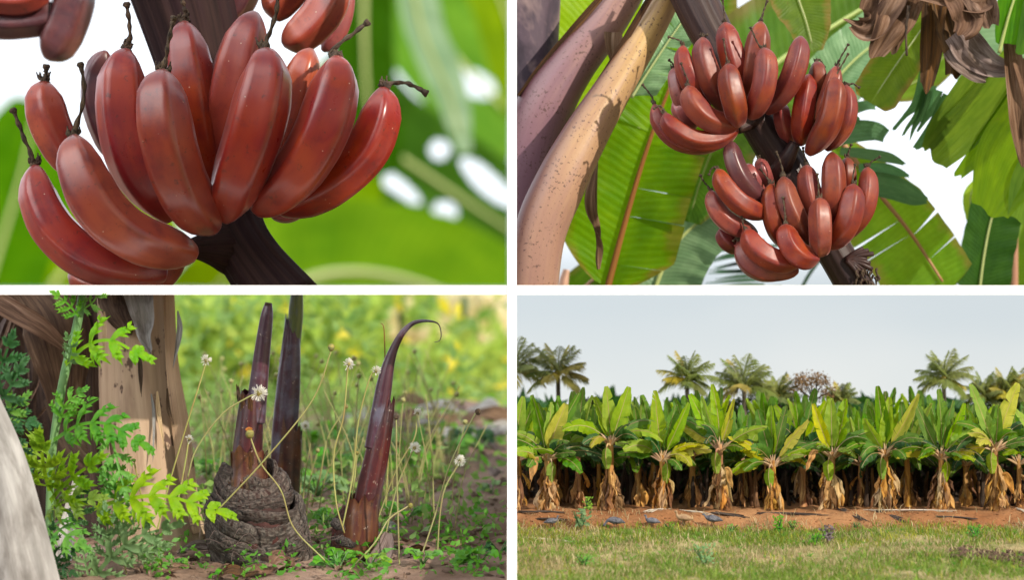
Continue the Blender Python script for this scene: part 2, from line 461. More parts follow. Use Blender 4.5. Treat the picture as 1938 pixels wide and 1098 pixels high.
M['far_lime'] = leaf_mat('leaf_far_lime', (0.13, 0.26, 0.002), (0.22, 0.35, 0.004), 0.5, (0.30, 0.50, 0.002), contrast=.5, spec=0.06, rough=0.6)
M['far_mid'] = leaf_mat('leaf_far_green', (0.022, 0.085, 0.002), (0.050, 0.15, 0.003), 0.45, (0.08, 0.25, 0.002), contrast=.5, spec=0.06, rough=0.6)
M['leaf_lime'] = leaf_mat('leaf_lime', (0.22, 0.42, 0.010), (0.36, 0.55, 0.02), 0.55, (0.5, 0.75, 0.02))
M['leaf_mid'] = leaf_mat('leaf_mid', (0.040, 0.13, 0.008), (0.12, 0.23, 0.009), 0.5, (0.24, 0.46, 0.006), spots=0.5, edge=(0.20, 0.13, 0.04), contrast=.8)
M['leaf_olive'] = leaf_mat('leaf_olive', (0.075, 0.15, 0.008), (0.14, 0.23, 0.012), 0.5, (0.26, 0.42, 0.01), spots=0.6, edge=(0.28, 0.17, 0.04))
M['leaf_dark'] = leaf_mat('leaf_dark', (0.018, 0.070, 0.014), (0.040, 0.12, 0.018), 0.3, (0.10, 0.26, 0.01), rough=0.38)
M['leaf_pale'] = leaf_mat('leaf_pale', (0.15, 0.28, 0.14), (0.27, 0.42, 0.24), 0.3, (0.30, 0.52, 0.26), rough=0.3)
M['strip_olive'] = leaf_mat('leaf_strip_olive', (0.075, 0.16, 0.008), (0.16, 0.26, 0.012), 0.55, (0.30, 0.50, 0.01), veins=7, spots=0.4, swap=True)
M['strip_teal'] = leaf_mat('leaf_strip_teal', (0.05, 0.14, 0.055), (0.10, 0.22, 0.085), 0.45, (0.20, 0.40, 0.12), veins=5, swap=True)
M['strip_green'] = leaf_mat('leaf_strip_green', (0.04, 0.13, 0.01), (0.09, 0.22, 0.014), 0.5, (0.18, 0.42, 0.01), veins=7, swap=True)
M['leaf_teal'] = leaf_mat('leaf_teal', (0.022, 0.075, 0.040), (0.05, 0.13, 0.06), 0.3, (0.10, 0.24, 0.08), rough=0.4)
M['midrib_br'] = fibre_mat('midrib_brown', [(0.16, 0.07, 0.025), (0.28, 0.13, 0.05), (0.20, 0.11, 0.03)], 3, 12, 0.5, 0.2, 0.002)
M['midrib_or'] = fibre_mat('midrib_orange', [(0.36, 0.13, 0.06), (0.48, 0.20, 0.09), (0.30, 0.16, 0.06)], 3, 12, 0.5, 0.2, 0.002)
M['midrib_gr'] = fibre_mat('midrib_pale_green', [(0.30, 0.36, 0.12), (0.42, 0.48, 0.20)], 3, 12, 0.5, 0.2, 0.002)
M['midrib_pk'] = fibre_mat('midrib_pink', [(0.42, 0.20, 0.16), (0.52, 0.30, 0.20)], 3, 12, 0.5, 0.2, 0.002)
M['dry'] = fibre_mat('dead_leaf_brown', [(0.115, 0.060, 0.036), (0.27, 0.165, 0.105), (0.060, 0.030, 0.018), (0.30, 0.21, 0.16)], 2, 18, 0.8, 0.6, 0.005, tr=0.15)
M['dry_dark'] = fibre_mat('dead_leaf_dark', [(0.028, 0.016, 0.010), (0.12, 0.06, 0.025), (0.20, 0.085, 0.022)], 2, 22, 0.8, 0.9, 0.006, tr=0.12)
M['dry_grey'] = fibre_mat('dead_leaf_grey', [(0.17, 0.12, 0.10), (0.36, 0.28, 0.26), (0.10, 0.065, 0.055)], 2, 26, 0.75, 0.9, 0.006, tr=0.15)
M['white'] = NT('white_paint').bsdf((0.90, 0.90, 0.895), 0.55)
# ------------------------------------------------------------------ white strips standing for the gaps between the four scenes
hw_ = 9.0 / F * 6.0
b = MB(); b.add(box((0, 6.03, 0.54), (2 * hw_, 0.06, 2.0)))
h2 = 9.0 / F * 5.6                                    # the upright strip steps forward between the floors so its foot stays lit
v = np.array([(sx_ * hh, y, z) for (hh, y, z) in ((hw_, 6.0, -.462), (h2, 5.62, -.475), (h2, 5.60, -1.2), (hw_, 6.06, -1.2), (hw_, 6.06, -.462)) for sx_ in (-1, 1)])
b.add((v, [(0, 1, 3, 2), (2, 3, 5, 4), (4, 5, 7, 6), (6, 7, 9, 8), (0, 2, 4, 6, 8), (1, 9, 7, 5, 3)], np.zeros((10, 2))))
p = b.build('partition_wall', M['white'], smooth=False)
tag(p, 'upright narrow white strip standing for the gap between the left and right scenes', 'partition wall')
p = mesh1(box((0, 6.031, 0.0), (5.0, 0.056, 2 * hw_)), 'shelf_board', M['white'], smooth=False)
tag(p, 'level white strip standing for the gap between the upper fruit scenes and the lower ones', 'shelf')

# ------------------------------------------------------------------ bananas
def penta(k=0.55, ph=0.0, nf=5):
    al = 2 * math.pi / nf
    def f(th, u):
        x = np.mod(th + ph, al) - al / 2
        return (1 - k) + k * math.cos(al / 2) / np.cos(x) * 1.04
    return f
BPROF_U = np.array([0, .012, .035, .08, .16, .30, .50, .68, .82, .91, .97, 1.0])
BPROF_R = np.array([.13, .24, .42, .66, .87, .98, 1.0, .97, .86, .69, .48, .34])
def banana(parent, pts, width, mat, seed, region, rem=None, n=34, m=30, remn=None, scrag=True):
    """pts run from the flower end to the stalk end; width in photograph pixels at the mean depth"""
    q = random.Random(seed)
    c = spline(pts, n)
    L_ = np.linspace(0, 1, n)
    uu = np.concatenate([np.array([0, .008, .02, .04, .07, .11]), np.linspace(.16, .86, n - 11), np.array([.90, .94, .97, .99, 1.0])])
    ctrl = np.stack([np.interp(uu, L_, c[:, k]) for k in range(3)], 1)
    Ym = np.mean([a[1] for a in pts])
    rad = 0.5 * width * PX(Ym) * np.interp(uu, BPROF_U, BPROF_R)
    # direct ring construction so that the end rings stay close together
    T = tangents(ctrl); nn = np.array((0.1, 1, 0.05)); A = []
    for i in range(len(ctrl)):
        nn = nn - T[i] * np.dot(nn, T[i]); nn = nn / np.linalg.norm(nn); A.append(nn)
    A = np.array(A); B = np.cross(T, A)
    th = np.linspace(0, 2 * math.pi, m, endpoint=False)
    ph = q.uniform(0, 1.25)
    k = penta(q.uniform(.95, 1.25), ph)(th, 0)[None, :] * (1 + 0.02 * np.sin(uu * 9 + q.uniform(0, 6)))[:, None]
    k = 1 + (k - 1) * np.interp(uu, [0, .08, .5, .92, 1], [.2, .8, 1, .8, .3])[:, None]
    nr = len(ctrl)
    v = ctrl[:, None] + (rad[:, None] * k)[..., None] * (np.cos(th)[None, :, None] * A[:, None] + np.sin(th)[None, :, None] * B[:, None])
    uv = np.stack([np.repeat(uu, m), np.tile(th / 6.28319, nr)], 1)
    v = np.vstack([v.reshape(-1, 3), ctrl[:1], ctrl[-1:]]); uv = np.vstack([uv, [[0, .5]], [[1, .5]]])
    f = [(i * m + j, i * m + (j + 1) % m, (i + 1) * m + (j + 1) % m, (i + 1) * m + j) for i in range(nr - 1) for j in range(m)]
    f += [(nr * m, (j + 1) % m, j) for j in range(m)] + [(nr * m + 1, (nr - 1) * m + j, (nr - 1) * m + (j + 1) % m) for j in range(m)]
    o = MB().add((v, f, uv)).build('banana', mat, parent, region)
    if rem:
        # dried flower: thin style with a knob, shrivelled wisps round its foot
        w = PX(Ym); tip = np.array(pts[0]); d0 = unit(np.array(pts[0]) - np.array(pts[1]))
        e = [tip - d0 * 1.5 * w] + [tip + np.array((dx * w, dy_y, -dy * w)) for (dx, dy, dy_y) in rem]
        sz = remn or width / 105
        b = MB()
        rr = [7.0 * w * sz] + [3.0 * w * sz] * (len(e) - 2) + [3.0 * w * sz]
        b.add(sweep(e, [x * 1.25 for x in rr], 26, 9, lambda th, u: 1 + .3 * np.sin(th * 3 + u * 17) + .3 * np.sin(u * 23 + seed)))
        dl = unit(e[-1] - e[-2])
        b.add(sweep([e[-1] - dl * 2 * w * sz, e[-1] + dl * 3 * w * sz, e[-1] + dl * 8 * w * sz, e[-1] + dl * 11 * w * sz], [3 * w * sz, 6.0 * w * sz, 6.5 * w * sz, 4.5 * w * sz], 10, 10,
                    lambda th, u: 1 + .4 * u * np.sin(th * 3 + seed) + .15 * np.sin(th * 5 + u * 9)))
        if scrag:
            for k_ in range(8):
                a = q.uniform(0, 6.28); r_ = q.uniform(9, 20) * w * sz
                side = np.array((math.cos(a), -abs(math.sin(a)) * .6, math.sin(a) * .3))
                s0 = tip + d0 * q.uniform(-2, 5) * w * sz
                b.add(sweep([s0, s0 + side * r_ * .6 + d0 * q.uniform(0, 8) * w * sz, s0 + side * r_ * q.uniform(.4, 1.0) + d0 * q.uniform(3, 22) * w * sz],
                            [4.2 * w * sz, q.uniform(2.5, 5) * w * sz, 1.2 * w * sz], 10, 7, lambda th, u: 1 + .4 * np.sin(th * 2 + u * 9)))
            b.add(lump(tip + d0 * 1.5 * w * sz, 6.0 * w * sz, 7, 9, .35, seed))
        b.build('dried_flower', M['remnant'], o, region)
    return o
ridge = lambda k, a: (lambda th, u: 1 + a * np.sin(th * k + u * 2.0) + a * .6 * np.sin(th * (k * 1.7 // 1) + 1.3 + u))

# ---------- close-up bunch (upper left scene)
tl = thing('banana_bunch', 'close-up bunch of plump glossy red bananas on a thick dark ribbed stalk', 'banana bunch', P(440, 470, 6.4))
st = pxs([(330, -60, 6.50), (375, 100, 6.48), (415, 300, 6.42), (440, 420, 6.38), (475, 490, 6.34), (545, 580, 6.30)])
mesh1(sweep(st, [96 * PX(6.4), 84 * PX(6.4), 62 * PX(6.4), 56 * PX(6.4), 56 * PX(6.4), 66 * PX(6.4)], 60, 72, ridge(17, .035)), 'stalk', M['stalk'], tl, 'TL')
mesh1(sweep(pxs([(352, 470, 6.24), (385, 468, 6.28), (420, 470, 6.32), (445, 480, 6.36)]), [14 * PX(6.3), 26 * PX(6.3), 40 * PX(6.3), 44 * PX(6.3)], 16, 24, ridge(9, .04)), 'hand_base', M['stalk'], tl, 'TL')
TLB = [
 # pts (px,py,Y) from flower end to stalk end, width, remnant [(dx,dy,dY)], material
 ([(200, 96, 6.40), (186, 140, 6.42), (184, 200, 6.42), (215, 300, 6.42)], 62, None, 'banana_dark'),
 ([(84, 152, 6.34), (84, 190, 6.34), (102, 250, 6.34), (150, 330, 6.36)], 84, [(2, -10, 0), (3, -20, 0)], 'banana'),
 ([(238, 92, 6.22), (230, 150, 6.20), (236, 240, 6.20), (262, 320, 6.22), (325, 412, 6.28)], 108, [(8, -25, 0), (6, -55, 0), (3, -78, 0)], 'banana'),
 ([(348, 40, 6.26), (352, 100, 6.24), (366, 190, 6.24), (385, 280, 6.27), (400, 360, 6.30)], 98, [(2, -20, 0), (-4, -45, 0)], 'banana'),
 ([(484, 22, 6.24), (462, 80, 6.23), (440, 170, 6.24), (424, 260, 6.27), (415, 350, 6.30)], 104, None, 'banana'),
 ([(590, 92, 6.27), (574, 130, 6.26), (560, 190, 6.27), (530, 280, 6.28), (500, 360, 6.31)], 82, None, 'banana'),
 ([(726, 164, 6.22), (722, 215, 6.21), (690, 290, 6.21), (620, 352, 6.23), (530, 396, 6.28)], 92, [(22, -8, 0), (50, -5, 0), (74, 8, 0)], 'banana'),
 ([(638, 106, 6.15), (634, 165, 6.13), (606, 255, 6.13), (556, 335, 6.17), (487, 396, 6.24)], 112, [(-14, -6, 0), (10, -28, 0), (40, -50, 0), (52, -60, 0)], 'banana'),
 ([(502, 92, 6.13), (502, 150, 6.10), (482, 240, 6.10), (452, 330, 6.14), (424, 410, 6.22)], 118, [(4, -20, 0), (14, -45, 0), (22, -75, 0), (24, -95, 0)], 'banana'),
 ([(66, 312, 6.21), (72, 368, 6.19), (108, 438, 6.18), (184, 494, 6.20), (312, 520, 6.27)], 92, [(-8, -22, 0), (-22, -55, 0), (-38, -98, 0)], 'banana'),
 ([(140, 256, 6.12), (150, 320, 6.09), (192, 400, 6.09), (262, 455, 6.13), (366, 480, 6.22)], 108, [(8, -30, 0), (18, -65, 0), (18, -105, 0), (14, -128, 0)], 'banana'),
 ([(308, 132, 6.10), (304, 200, 6.07), (320, 290, 6.08), (352, 370, 6.13), (404, 432, 6.21)], 112, [(6, -22, 0), (12, -60, 0), (20, -92, 0)], 'banana'),
 ([(130, 520, 6.36), (190, 540, 6.35), (270, 535, 6.35), (345, 485, 6.37)], 78, None, 'banana'),
 ([(510, 402, 6.36), (545, 406, 6.36), (575, 395, 6.36)], 34, None, 'banana_pink'),
]
for i, (pt, wd, rm, mt) in enumerate(TLB):
    banana(tl, pxs(pt), wd, M[mt], 100 + i, 'TL', rm, remn=(1.0 if rm else None))
up = thing('banana_bunch', 'out of focus red bananas cropped by the top edge above the close-up bunch', 'banana bunch', P(330, -30, 6.8))
for i, (pt, wd, mt) in enumerate([
 ([(128, 20, 6.95), (60, 34, 6.95), (-10, 36, 6.95), (-90, 20, 6.95)], 74, 'banana_dark'),
 ([(100, -30, 6.9), (40, -2, 6.9), (-60, -10, 6.9)], 60, 'banana'),
 ([(88, 112, 6.95), (108, 80, 6.95), (130, 25, 6.95), (150, -60, 6.95)], 88, 'banana_dark'),
 ([(400, 30, 6.55), (440, 6, 6.55), (470, -60, 6.55)], 80, 'banana_dark'),
 ([(535, 84, 6.42), (575, 58, 6.42), (615, 10, 6.42), (640, -60, 6.44)], 84, 'banana'),
 ([(610, 96, 6.6), (632, 70, 6.6), (650, 20, 6.6), (655, -50, 6.6)], 46, 'banana_pink'),
 ([(500, 20, 6.5), (530, 0, 6.5), (570, -50, 6.5)], 80, 'banana'),
]):
    banana(up, pxs(pt), wd, M[mt], 150 + i, 'TL')

# ---------- leaves added out of view overhead to shade the close-up bunch
for k, (x0, y0, z0, x1, y1, z1, hwm) in enumerate([(-.05, 4.95, 1.09, 1.13, 4.88, 1.11, .135), (-.05, 4.90, 1.33, 1.12, 4.82, 1.36, .15), (-.1, 4.8, 1.60, 1.1, 4.75, 1.66, .17)]):
    c = np.array([(x0, y0, z0), (x0 * .6 + x1 * .4, y0, z0 + .03), (x1, y1, z1)])
    t = thing('banana_leaf', 'broad green leaf added out of view overhead to shade the close-up bunch', 'banana leaf', c[0], group='added shade leaves overhead')
    mesh1(leaf(c, hwm, (0, -.8, .6), fold=.15, seed=k, base=.1, tip=.15, tears=(1, 1), gap=.03), 'blade', M['leaf_mid'], t)
    mesh1(sweep(c, [.012, .01, .005], 20, 8), 'midrib', M['midrib_gr'], t)

# ---------- leaves far behind the close-up bunch
def holes(list_px):
    """holes cut in a blade so bright sky shows through, ellipses (px,py,rx,ry,angle)"""
    def f(c):
        ok = np.ones(len(c), bool)
        px = 969 + c[:, 0] / c[:, 1] * F; py = 549 - c[:, 2] / c[:, 1] * F
        for (a, b, rx, ry, an) in list_px:
            ca, sa = math.cos(R(an)), math.sin(R(an))
            dx, dy = px - a, py - b
            ok &= ((dx * ca + dy * sa) / rx) ** 2 + ((-dx * sa + dy * ca) / ry) ** 2 > 1
        return ok
    return f
def leaf_thing(label, ctrl, hw, mat, region, Y, rib=None, ribw=6, ribmat='midrib_gr', cat='banana leaf', group=None, ribbons=(), **kw):
    c = pxs(ctrl, Y)
    if 'hwr' in kw: kw['hwr'] = kw['hwr'] * PX(Y)
    t = thing('banana_leaf', label, cat, c[0], group=group)
    if hw: mesh1(leaf(c, hw * PX(Y), **kw), 'blade', M[mat], t, region)
    for (rc, rw, rs) in ribbons:
        mesh1(ribbon(pxs(rc, Y - .004 * rs), [x * PX(Y) for x in rw], n=30, m=9, crumple=.03, seed=rs, cup=.18, ragged=.035), 'leaf_strip', M[{'leaf_olive': 'strip_olive', 'leaf_teal': 'strip_teal', 'leaf_mid': 'strip_green'}[mat]], t, region)
    if rib is not None or ribw:
        cc = spline(pxs(rib, Y) if rib else c, 24) + np.array((0, -0.006 * Y / 6.2 - ribw * .3 * PX(Y), 0))
        mesh1(sweep(cc[::3], np.linspace(ribw, ribw * .4, len(cc[::3])) * PX(Y), 30, 10), 'midrib', M[ribmat], t, region)
    return t
YB = 22.0
leaf_thing('broad bright green leaf blurred below the right of the close-up bunch', [(470, 575), (640, 515), (820, 545), (1010, 650)], 138, 'far_glow', 'TL', YB, ribw=9,
           Nh=(0.1, -1, .25), n=90, mv=24, fold=.15, seed=3, base=.05, tip=.2, skew=.02)
leaf_thing('dark green leaf blurred behind at mid right with bright gaps', [(600, 120), (700, 250), (830, 345), (1010, 465)], 112, 'far_mid', 'TL', YB + 1.5, ribw=8,
           Nh=(0, -1, -.2), n=110, mv=30, fold=.15, seed=4, base=.03, tip=.12, skew=.0,
           keep=holes([(734, 338, 78, 15, 37), (832, 283, 19, 18, 0), (922, 345, 66, 20, 42), (842, 402, 23, 21, 0)]))
leaf_thing('tall blurred green leaf at the top right of the close-up scene', [(730, -80), (815, 50), (915, 165), (1010, 260)], 108, 'far_glow', 'TL', YB + 3, ribw=8,
           Nh=(0.2, -1, .1), n=110, mv=30, fold=.1, seed=5, base=.03, tip=.1, keep=holes([(893, 156, 50, 24, 22)]))
leaf_thing('pale hanging leaf edge blurred in front of the top right leaves', [(775, -60), (800, 60), (850, 180), (878, 290)], 44, 'leaf_pale', 'TL', YB - 2.5, ribw=4,
           Nh=(.5, -1, .2), fold=.3, seed=6, base=.03, tip=.5)
leaf_thing('lime yellow leaf blurred in the top right corner of the close-up scene', [(920, -80), (960, 30), (990, 130), (1030, 240)], 66, 'far_lime', 'TL', YB + .6, ribw=4,
           Nh=(.1, -1, .3), fold=.2, seed=7, base=.03, tip=.2)
leaf_thing('deep green leaf blurred directly behind the right of the bunch', [(690, -60), (690, 80), (700, 220), (735, 330)], 62, 'far_mid', 'TL', YB - 1.2, ribw=6,
           Nh=(-.2, -1, 0), fold=.2, seed=8, base=.03, tip=.25)
leaf_thing('yellow green leaf blurred below the dark stalk', [(490, 640), (530, 520), (590, 420), (690, 300)], 90, 'far_lime', 'TL', YB + .9, rib=[(560, 640), (580, 520), (610, 420), (640, 330)], ribw=13, ribmat='midrib_br',
           Nh=(0, -1, 0), fold=.1, seed=9, base=.05, tip=.2)
leaf_thing('bright green leaf blurred at the far left below the white sky', [(-40, 600), (0, 470), (45, 320), (70, 190)], 105, 'far_glow', 'TL', YB + .5, ribw=6,
           Nh=(.1, -1, .2), fold=.15, seed=10, base=.05, tip=.3)
leaf_thing('green leaf blurred between the lowest bananas and the left edge', [(80, 640), (100, 540), (180, 470), (330, 400)], 100, 'far_lime', 'TL', YB + 1.4, ribw=6,
           Nh=(.1, -1, .2), fold=.15, seed=11, base=.05, tip=.3)
leaf_thing('lime leaf blurred low behind the dark stalk of the close-up bunch', [(330, 640), (400, 560), (480, 470), (560, 420)], 80, 'far_lime', 'TL', YB + 2.0, ribw=6,
           Nh=(.1, -1, .2), fold=.15, seed=12, base=.05, tip=.3)

# ---------- hanging bunch (upper right scene)
tr = thing('banana_bunch', 'hanging bunch of red bananas in three hands on a slanting dark stalk', 'banana bunch', P(1460, 290, 6.26))
mesh1(sweep(pxs([(1290, -60, 6.34), (1330, 30, 6.31), (1378, 120, 6.28), (1440, 235, 6.25), (1490, 315, 6.25), (1535, 400, 6.24), (1582, 480, 6.24), (1640, 580, 6.24)]),
            [x * PX(6.26) for x in (44, 42, 38, 36, 38, 34, 33, 34)], 70, 48, ridge(13, .035)), 'stalk', M['stalk_s'], tr, 'TR')
for c_ in ([(1505, 270, 6.19), (1490, 300, 6.2), (1470, 330, 6.24)], [(1395, 244, 6.19), (1420, 230, 6.22), (1445, 220, 6.26)], [(1540, 480, 6.18), (1520, 440, 6.2), (1530, 400, 6.24)]):
    mesh1(sweep(pxs(c_), [10 * PX(6.2), 16 * PX(6.2), 24 * PX(6.2)], 14, 16, ridge(7, .06)), 'hand_base', M['stalk_s'], tr, 'TR')
f_, m_, b_ = 6.125, 6.165, 6.205
TRB = [
 # upper left hand
 (b_, [(1238, 196), (1248, 232), (1282, 266), (1330, 276), (1380, 262)], 38, [(-5, -14), (-20, -34)], 'banana_s'),
 (b_, [(1278, 190), (1290, 215), (1315, 240)], 34, None, 'banana_pink'),
 (b_, [(1276, 128), (1277, 155), (1290, 195), (1325, 230)], 34, [(-3, -8), (-8, -13)], 'banana_pink'),
 (m_ + .01, [(1292, 86), (1294, 118), (1310, 160), (1340, 205)], 42, [(-6, -10), (-24, -16)], 'banana_s'),
 (m_, [(1330, 70), (1332, 110), (1350, 160), (1385, 215)], 50, [(2, -3), (6, -4)], 'banana_s'),
 (m_ + .02, [(1372, 42), (1380, 85), (1396, 140), (1408, 195)], 54, [(-1, -14), (-4, -40)], 'banana_s'),
 (m_ + .01, [(1440, 40), (1434, 85), (1424, 145), (1414, 205)], 52, [(4, -16), (11, -36)], 'banana_s'),
 (m_ - .01, [(1516, 68), (1510, 110), (1492, 160), (1450, 212)], 46, None, 'banana_s'),
 (f_ + .02, [(1258, 214), (1270, 238), (1308, 262), (1350, 264), (1394, 246)], 44, [(-6, -12), (-12, -14), (-18, -10)], 'banana_s'),
 (f_ + .01, [(1302, 162), (1312, 196), (1342, 226), (1394, 240)], 50, [(-1, -12), (-8, -28), (-12, -40)], 'banana_s'),
 (f_ - .01, [(1378, 120), (1383, 160), (1392, 200), (1396, 236)], 50, [(-3, -12), (-6, -28), (-8, -44)], 'banana_s'),
 (f_ - .01, [(1446, 90), (1450, 130), (1442, 176), (1420, 222)], 50, [(-10, -6), (-18, -22), (-24, -36)], 'banana_s'),
 # right hand
 (b_, [(1480, 195), (1482, 228), (1498, 275)], 36, None, 'banana_pink'),
 (b_ - .01, [(1545, 116), (1549, 150), (1545, 215)], 38, [(6, -4), (14, 8)], 'banana_s'),
 (m_ + .01, [(1532, 140), (1524, 185), (1518, 230), (1516, 272)], 44, None, 'banana_s'),
 (m_, [(1584, 124), (1576, 158), (1560, 205), (1545, 250)], 38, [(6, -14), (20, -38)], 'banana_s'),
 (m_, [(1600, 160), (1604, 200), (1595, 240), (1565, 282)], 40, [(14, -2), (24, 4)], 'banana_s'),
 (f_ + .02, [(1580, 146), (1579, 185), (1566, 238), (1530, 290)], 52, [(8, -14), (24, -42)], 'banana_s'),
 # lower hand
 (b_, [(1414, 310), (1424, 338), (1450, 378)], 32, None, 'banana_pink'),
 (b_, [(1436, 300), (1446, 328), (1456, 362)], 30, [(4, 2), (8, 3)], 'banana_pink'),
 (m_, [(1382, 266), (1388, 303), (1408, 345), (1448, 385)], 44, [(0, -5), (1, -9)], 'banana_dark'),
 (f_ + .02, [(1357, 320), (1372, 352), (1404, 386), (1452, 408)], 46, [(-6, -4), (-12, 2), (-14, 8)], 'banana_s'),
 (m_, [(1345, 360), (1354, 394), (1382, 424), (1430, 442)], 42, [(-6, -8), (-14, -18), (-18, -26)], 'banana_s'),
 (b_, [(1364, 432), (1378, 456), (1410, 470)], 38, None, 'banana_s'),
 (m_, [(1459, 348), (1459, 390), (1468, 430), (1492, 470)], 42, [(-8, -12), (-18, -26)], 'banana_s'),
 (m_ - .01, [(1482, 334), (1490, 380), (1508, 422), (1530, 470)], 48, [(-2, -16), (-8, -36), (-12, -44)], 'banana_s'),
 (m_ + .02, [(1526, 312), (1530, 350), (1538, 390), (1544, 440)], 46, [(-3, -14), (-6, -30)], 'banana_s'),
 (b_, [(1602, 298), (1605, 338), (1598, 390)], 36, [(4, -10), (8, -22)], 'banana_s'),
 (m_, [(1574, 288), (1577, 330), (1576, 378), (1562, 440)], 52, None, 'banana_s'),
 (m_ + .01, [(1641, 316), (1643, 358), (1630, 405), (1590, 452)], 44, [(6, -8), (22, -18)], 'banana_s'),
 (f_ + .02, [(1616, 348), (1611, 390), (1598, 430), (1565, 468)], 52, [(-2, -10), (2, -34)], 'banana_s'),
 (m_, [(1398, 456), (1412, 494), (1450, 516), (1508, 512)], 42, [(-5, -6), (-8, -2)], 'banana_s'),
 (f_ + .01, [(1412, 434), (1428, 466), (1462, 490), (1512, 498)], 50, [(-6, -10), (-8, -24), (-18, -40)], 'banana_s'),
 (f_ - .005, [(1486, 424), (1492, 458), (1512, 484), (1545, 490)], 50, [(0, -16), (-2, -34), (-4, -48)], 'banana_s'),
 (f_ - .01, [(1551, 374), (1553, 412), (1554, 450), (1552, 482)], 46, [(-2, -10), (-2, -26), (-4, -42)], 'banana_s'),
]
for i, (Y, pt, wd, rm, mt) in enumerate(TRB):
    pp = [(a[0], a[1], Y + (0.0, -.012, -.012, .0, .03)[min(4, int(k * 4 / (len(pt) - 1)))]) for k, a in enumerate(pt)]
    banana(tr, pxs(pp), wd * 1.0, M[mt], 200 + i, 'TR', [(a, b, 0) for a, b in rm] if rm else None, n=26, m=30, remn=.42)
# withered male flower fan on the stalk end
fan = MB()
for k in range(9):
    a = R(-35 + k * 11)
    s0 = P(1602, 492, 6.2); e0 = s0 + np.array((math.cos(a), 0, -math.sin(a))) * (38 + (k % 3) * 7) * PX(6.2)
    fan.add(sweep([s0, (s0 + e0) / 2 + np.array((0, -.004, .003)), e0], [7 * PX(6.2), 5 * PX(6.2), 4.5 * PX(6.2)], 10, 7))
fan.build('flower_bract', M['stalk_s'], tr, 'TR')
fl = MB()
for k in range(46):
    x, y = rng.uniform(1616, 1662), rng.uniform(500, 552)
    s0 = P(x, y, 6.2 + rng.uniform(-.02, .02))
    fl.add(sweep([s0, s0 + np.array((rng.uniform(-4, 5), 0, -rng.uniform(4, 10))) * PX(6.2), s0 + np.array((rng.uniform(-6, 9), 0, -rng.uniform(10, 20))) * PX(6.2)], [2.6 * PX(6.2), 2.2 * PX(6.2), 1.2 * PX(6.2)], 6, 5))
o = fl.build('floret_cluster', M['remnant'], tr, 'TR'); o['kind'] = 'stuff'

# ---------- the plant that carries the hanging bunch
def pet_mat(name, c1, c2, c3, edge):
    g = NT(name)
    tc = g.n('ShaderNodeTexCoord')
    sx = g.n('ShaderNodeSeparateXYZ'); g.l(tc.outputs['UV'], sx.inputs[0])
    st = g.noise(g.mapv(tc.outputs['UV'], (2, 26, 1)), 1.0, 5)
    bg_ = g.noise(tc.outputs['Object'], 7, 4)
    col = g.mix(g.rng(sx.outputs[0], 0.15, 0.75), c1, c2)
    col = g.mix(g.rng(g.math('ADD', g.math('MULTIPLY', st, .5), g.math('MULTIPLY', bg_, .5)), .42, .62, 0, .6), col, c3)
    vo = g.noise(tc.outputs['Object'], 150, 2, .6)
    big = g.noise(tc.outputs['Object'], 16, 3)
    col = g.mix(g.rng(g.math('ADD', vo, g.math('MULTIPLY', big, .35)), .79, .87, 0, .8), col, (.07, .035, .03))
    col = g.mix(g.rng(g.noise(tc.outputs['Object'], 34, 4, .65), .66, .74, 0, .6), col, (.10, .05, .05))
    av = g.math('ABSOLUTE', g.math('SUBTRACT', sx.outputs[1], 0.735))
    col = g.mix(g.rng(g.math('ADD', av, g.math('MULTIPLY', st, .10)), .12, .25, .92, 0), col, edge)
    return g.bsdf(col, .45, g.bump(g.math('ADD', st, vo), .15, .003), spec=.45, coat=.12)
M['pet_tan'] = pet_mat('petiole_tan', (.50, .32, .11), (.33, .19, .135), (.25, .13, .115), (.09, .02, .02))
M['pet_pink'] = pet_mat('petiole_pink', (.30, .17, .14), (.19, .10, .135), (.15, .075, .11), (.07, .018, .025))
M['trunk_purple'] = fibre_mat('pseudostem_purple', [(.030, .022, .034), (.085, .055, .075), (.30, .20, .19), (.018, .012, .02)], 5, 9, .6, .5, .005, spots=((.34, .24, .20), 9, .66))
pl = thing('banana_plant', 'purple banana plant stem at the left with two thick arching leaf stalks', 'banana plant', P(990, 540, 6.55))
mesh1(sweep(pxs([(998, -60, 6.62), (990, 150, 6.62), (978, 330, 6.62), (965, 600, 6.62)]), [66 * PX(6.6), 62 * PX(6.6), 46 * PX(6.6), 50 * PX(6.6)], 40, 40), 'trunk', M['trunk_purple'], pl, 'TR')
chan = lambda th, u: 1 + .03 * np.sin(2 * th + 1) + .012 * np.sin(5 * th + u * 3)
mesh1(sweep(pxs([(1215, -70, 6.52), (1150, 35, 6.51), (1082, 122, 6.5), (1030, 205, 6.5), (996, 310, 6.52), (972, 440, 6.54)]), [x * PX(6.5) for x in (34, 40, 46, 56, 62, 58)], 48, 40, chan), 'petiole', M['pet_pink'], pl, 'TR')
mesh1(sweep(pxs([(1290, -70, 6.42), (1232, 45, 6.40), (1168, 155, 6.37), (1108, 255, 6.34), (1058, 352, 6.32), (1020, 450, 6.32), (1002, 600, 6.34)]), [x * PX(6.35) for x in (30, 32, 36, 44, 50, 50, 50)], 60, 40, chan), 'petiole', M['pet_tan'], pl, 'TR')
t = mesh1(ribbon(pxs([(1160, 60), (1152, 190), (1140, 260), (1126, 330), (1116, 400), (1126, 460), (1132, 510)], 6.46), [x * PX(6.46) for x in (34, 30, 26, 24, 24, 24, 6)], n=60, m=9, crumple=.7, seed=5, twist=9.0, cup=.5), 'dry_leaf', M['dry'], None, 'TR')
tag(t, 'brown shrivelled leaf strip twisted into a hanging cord beside the tan leaf stalk', 'dry leaf')

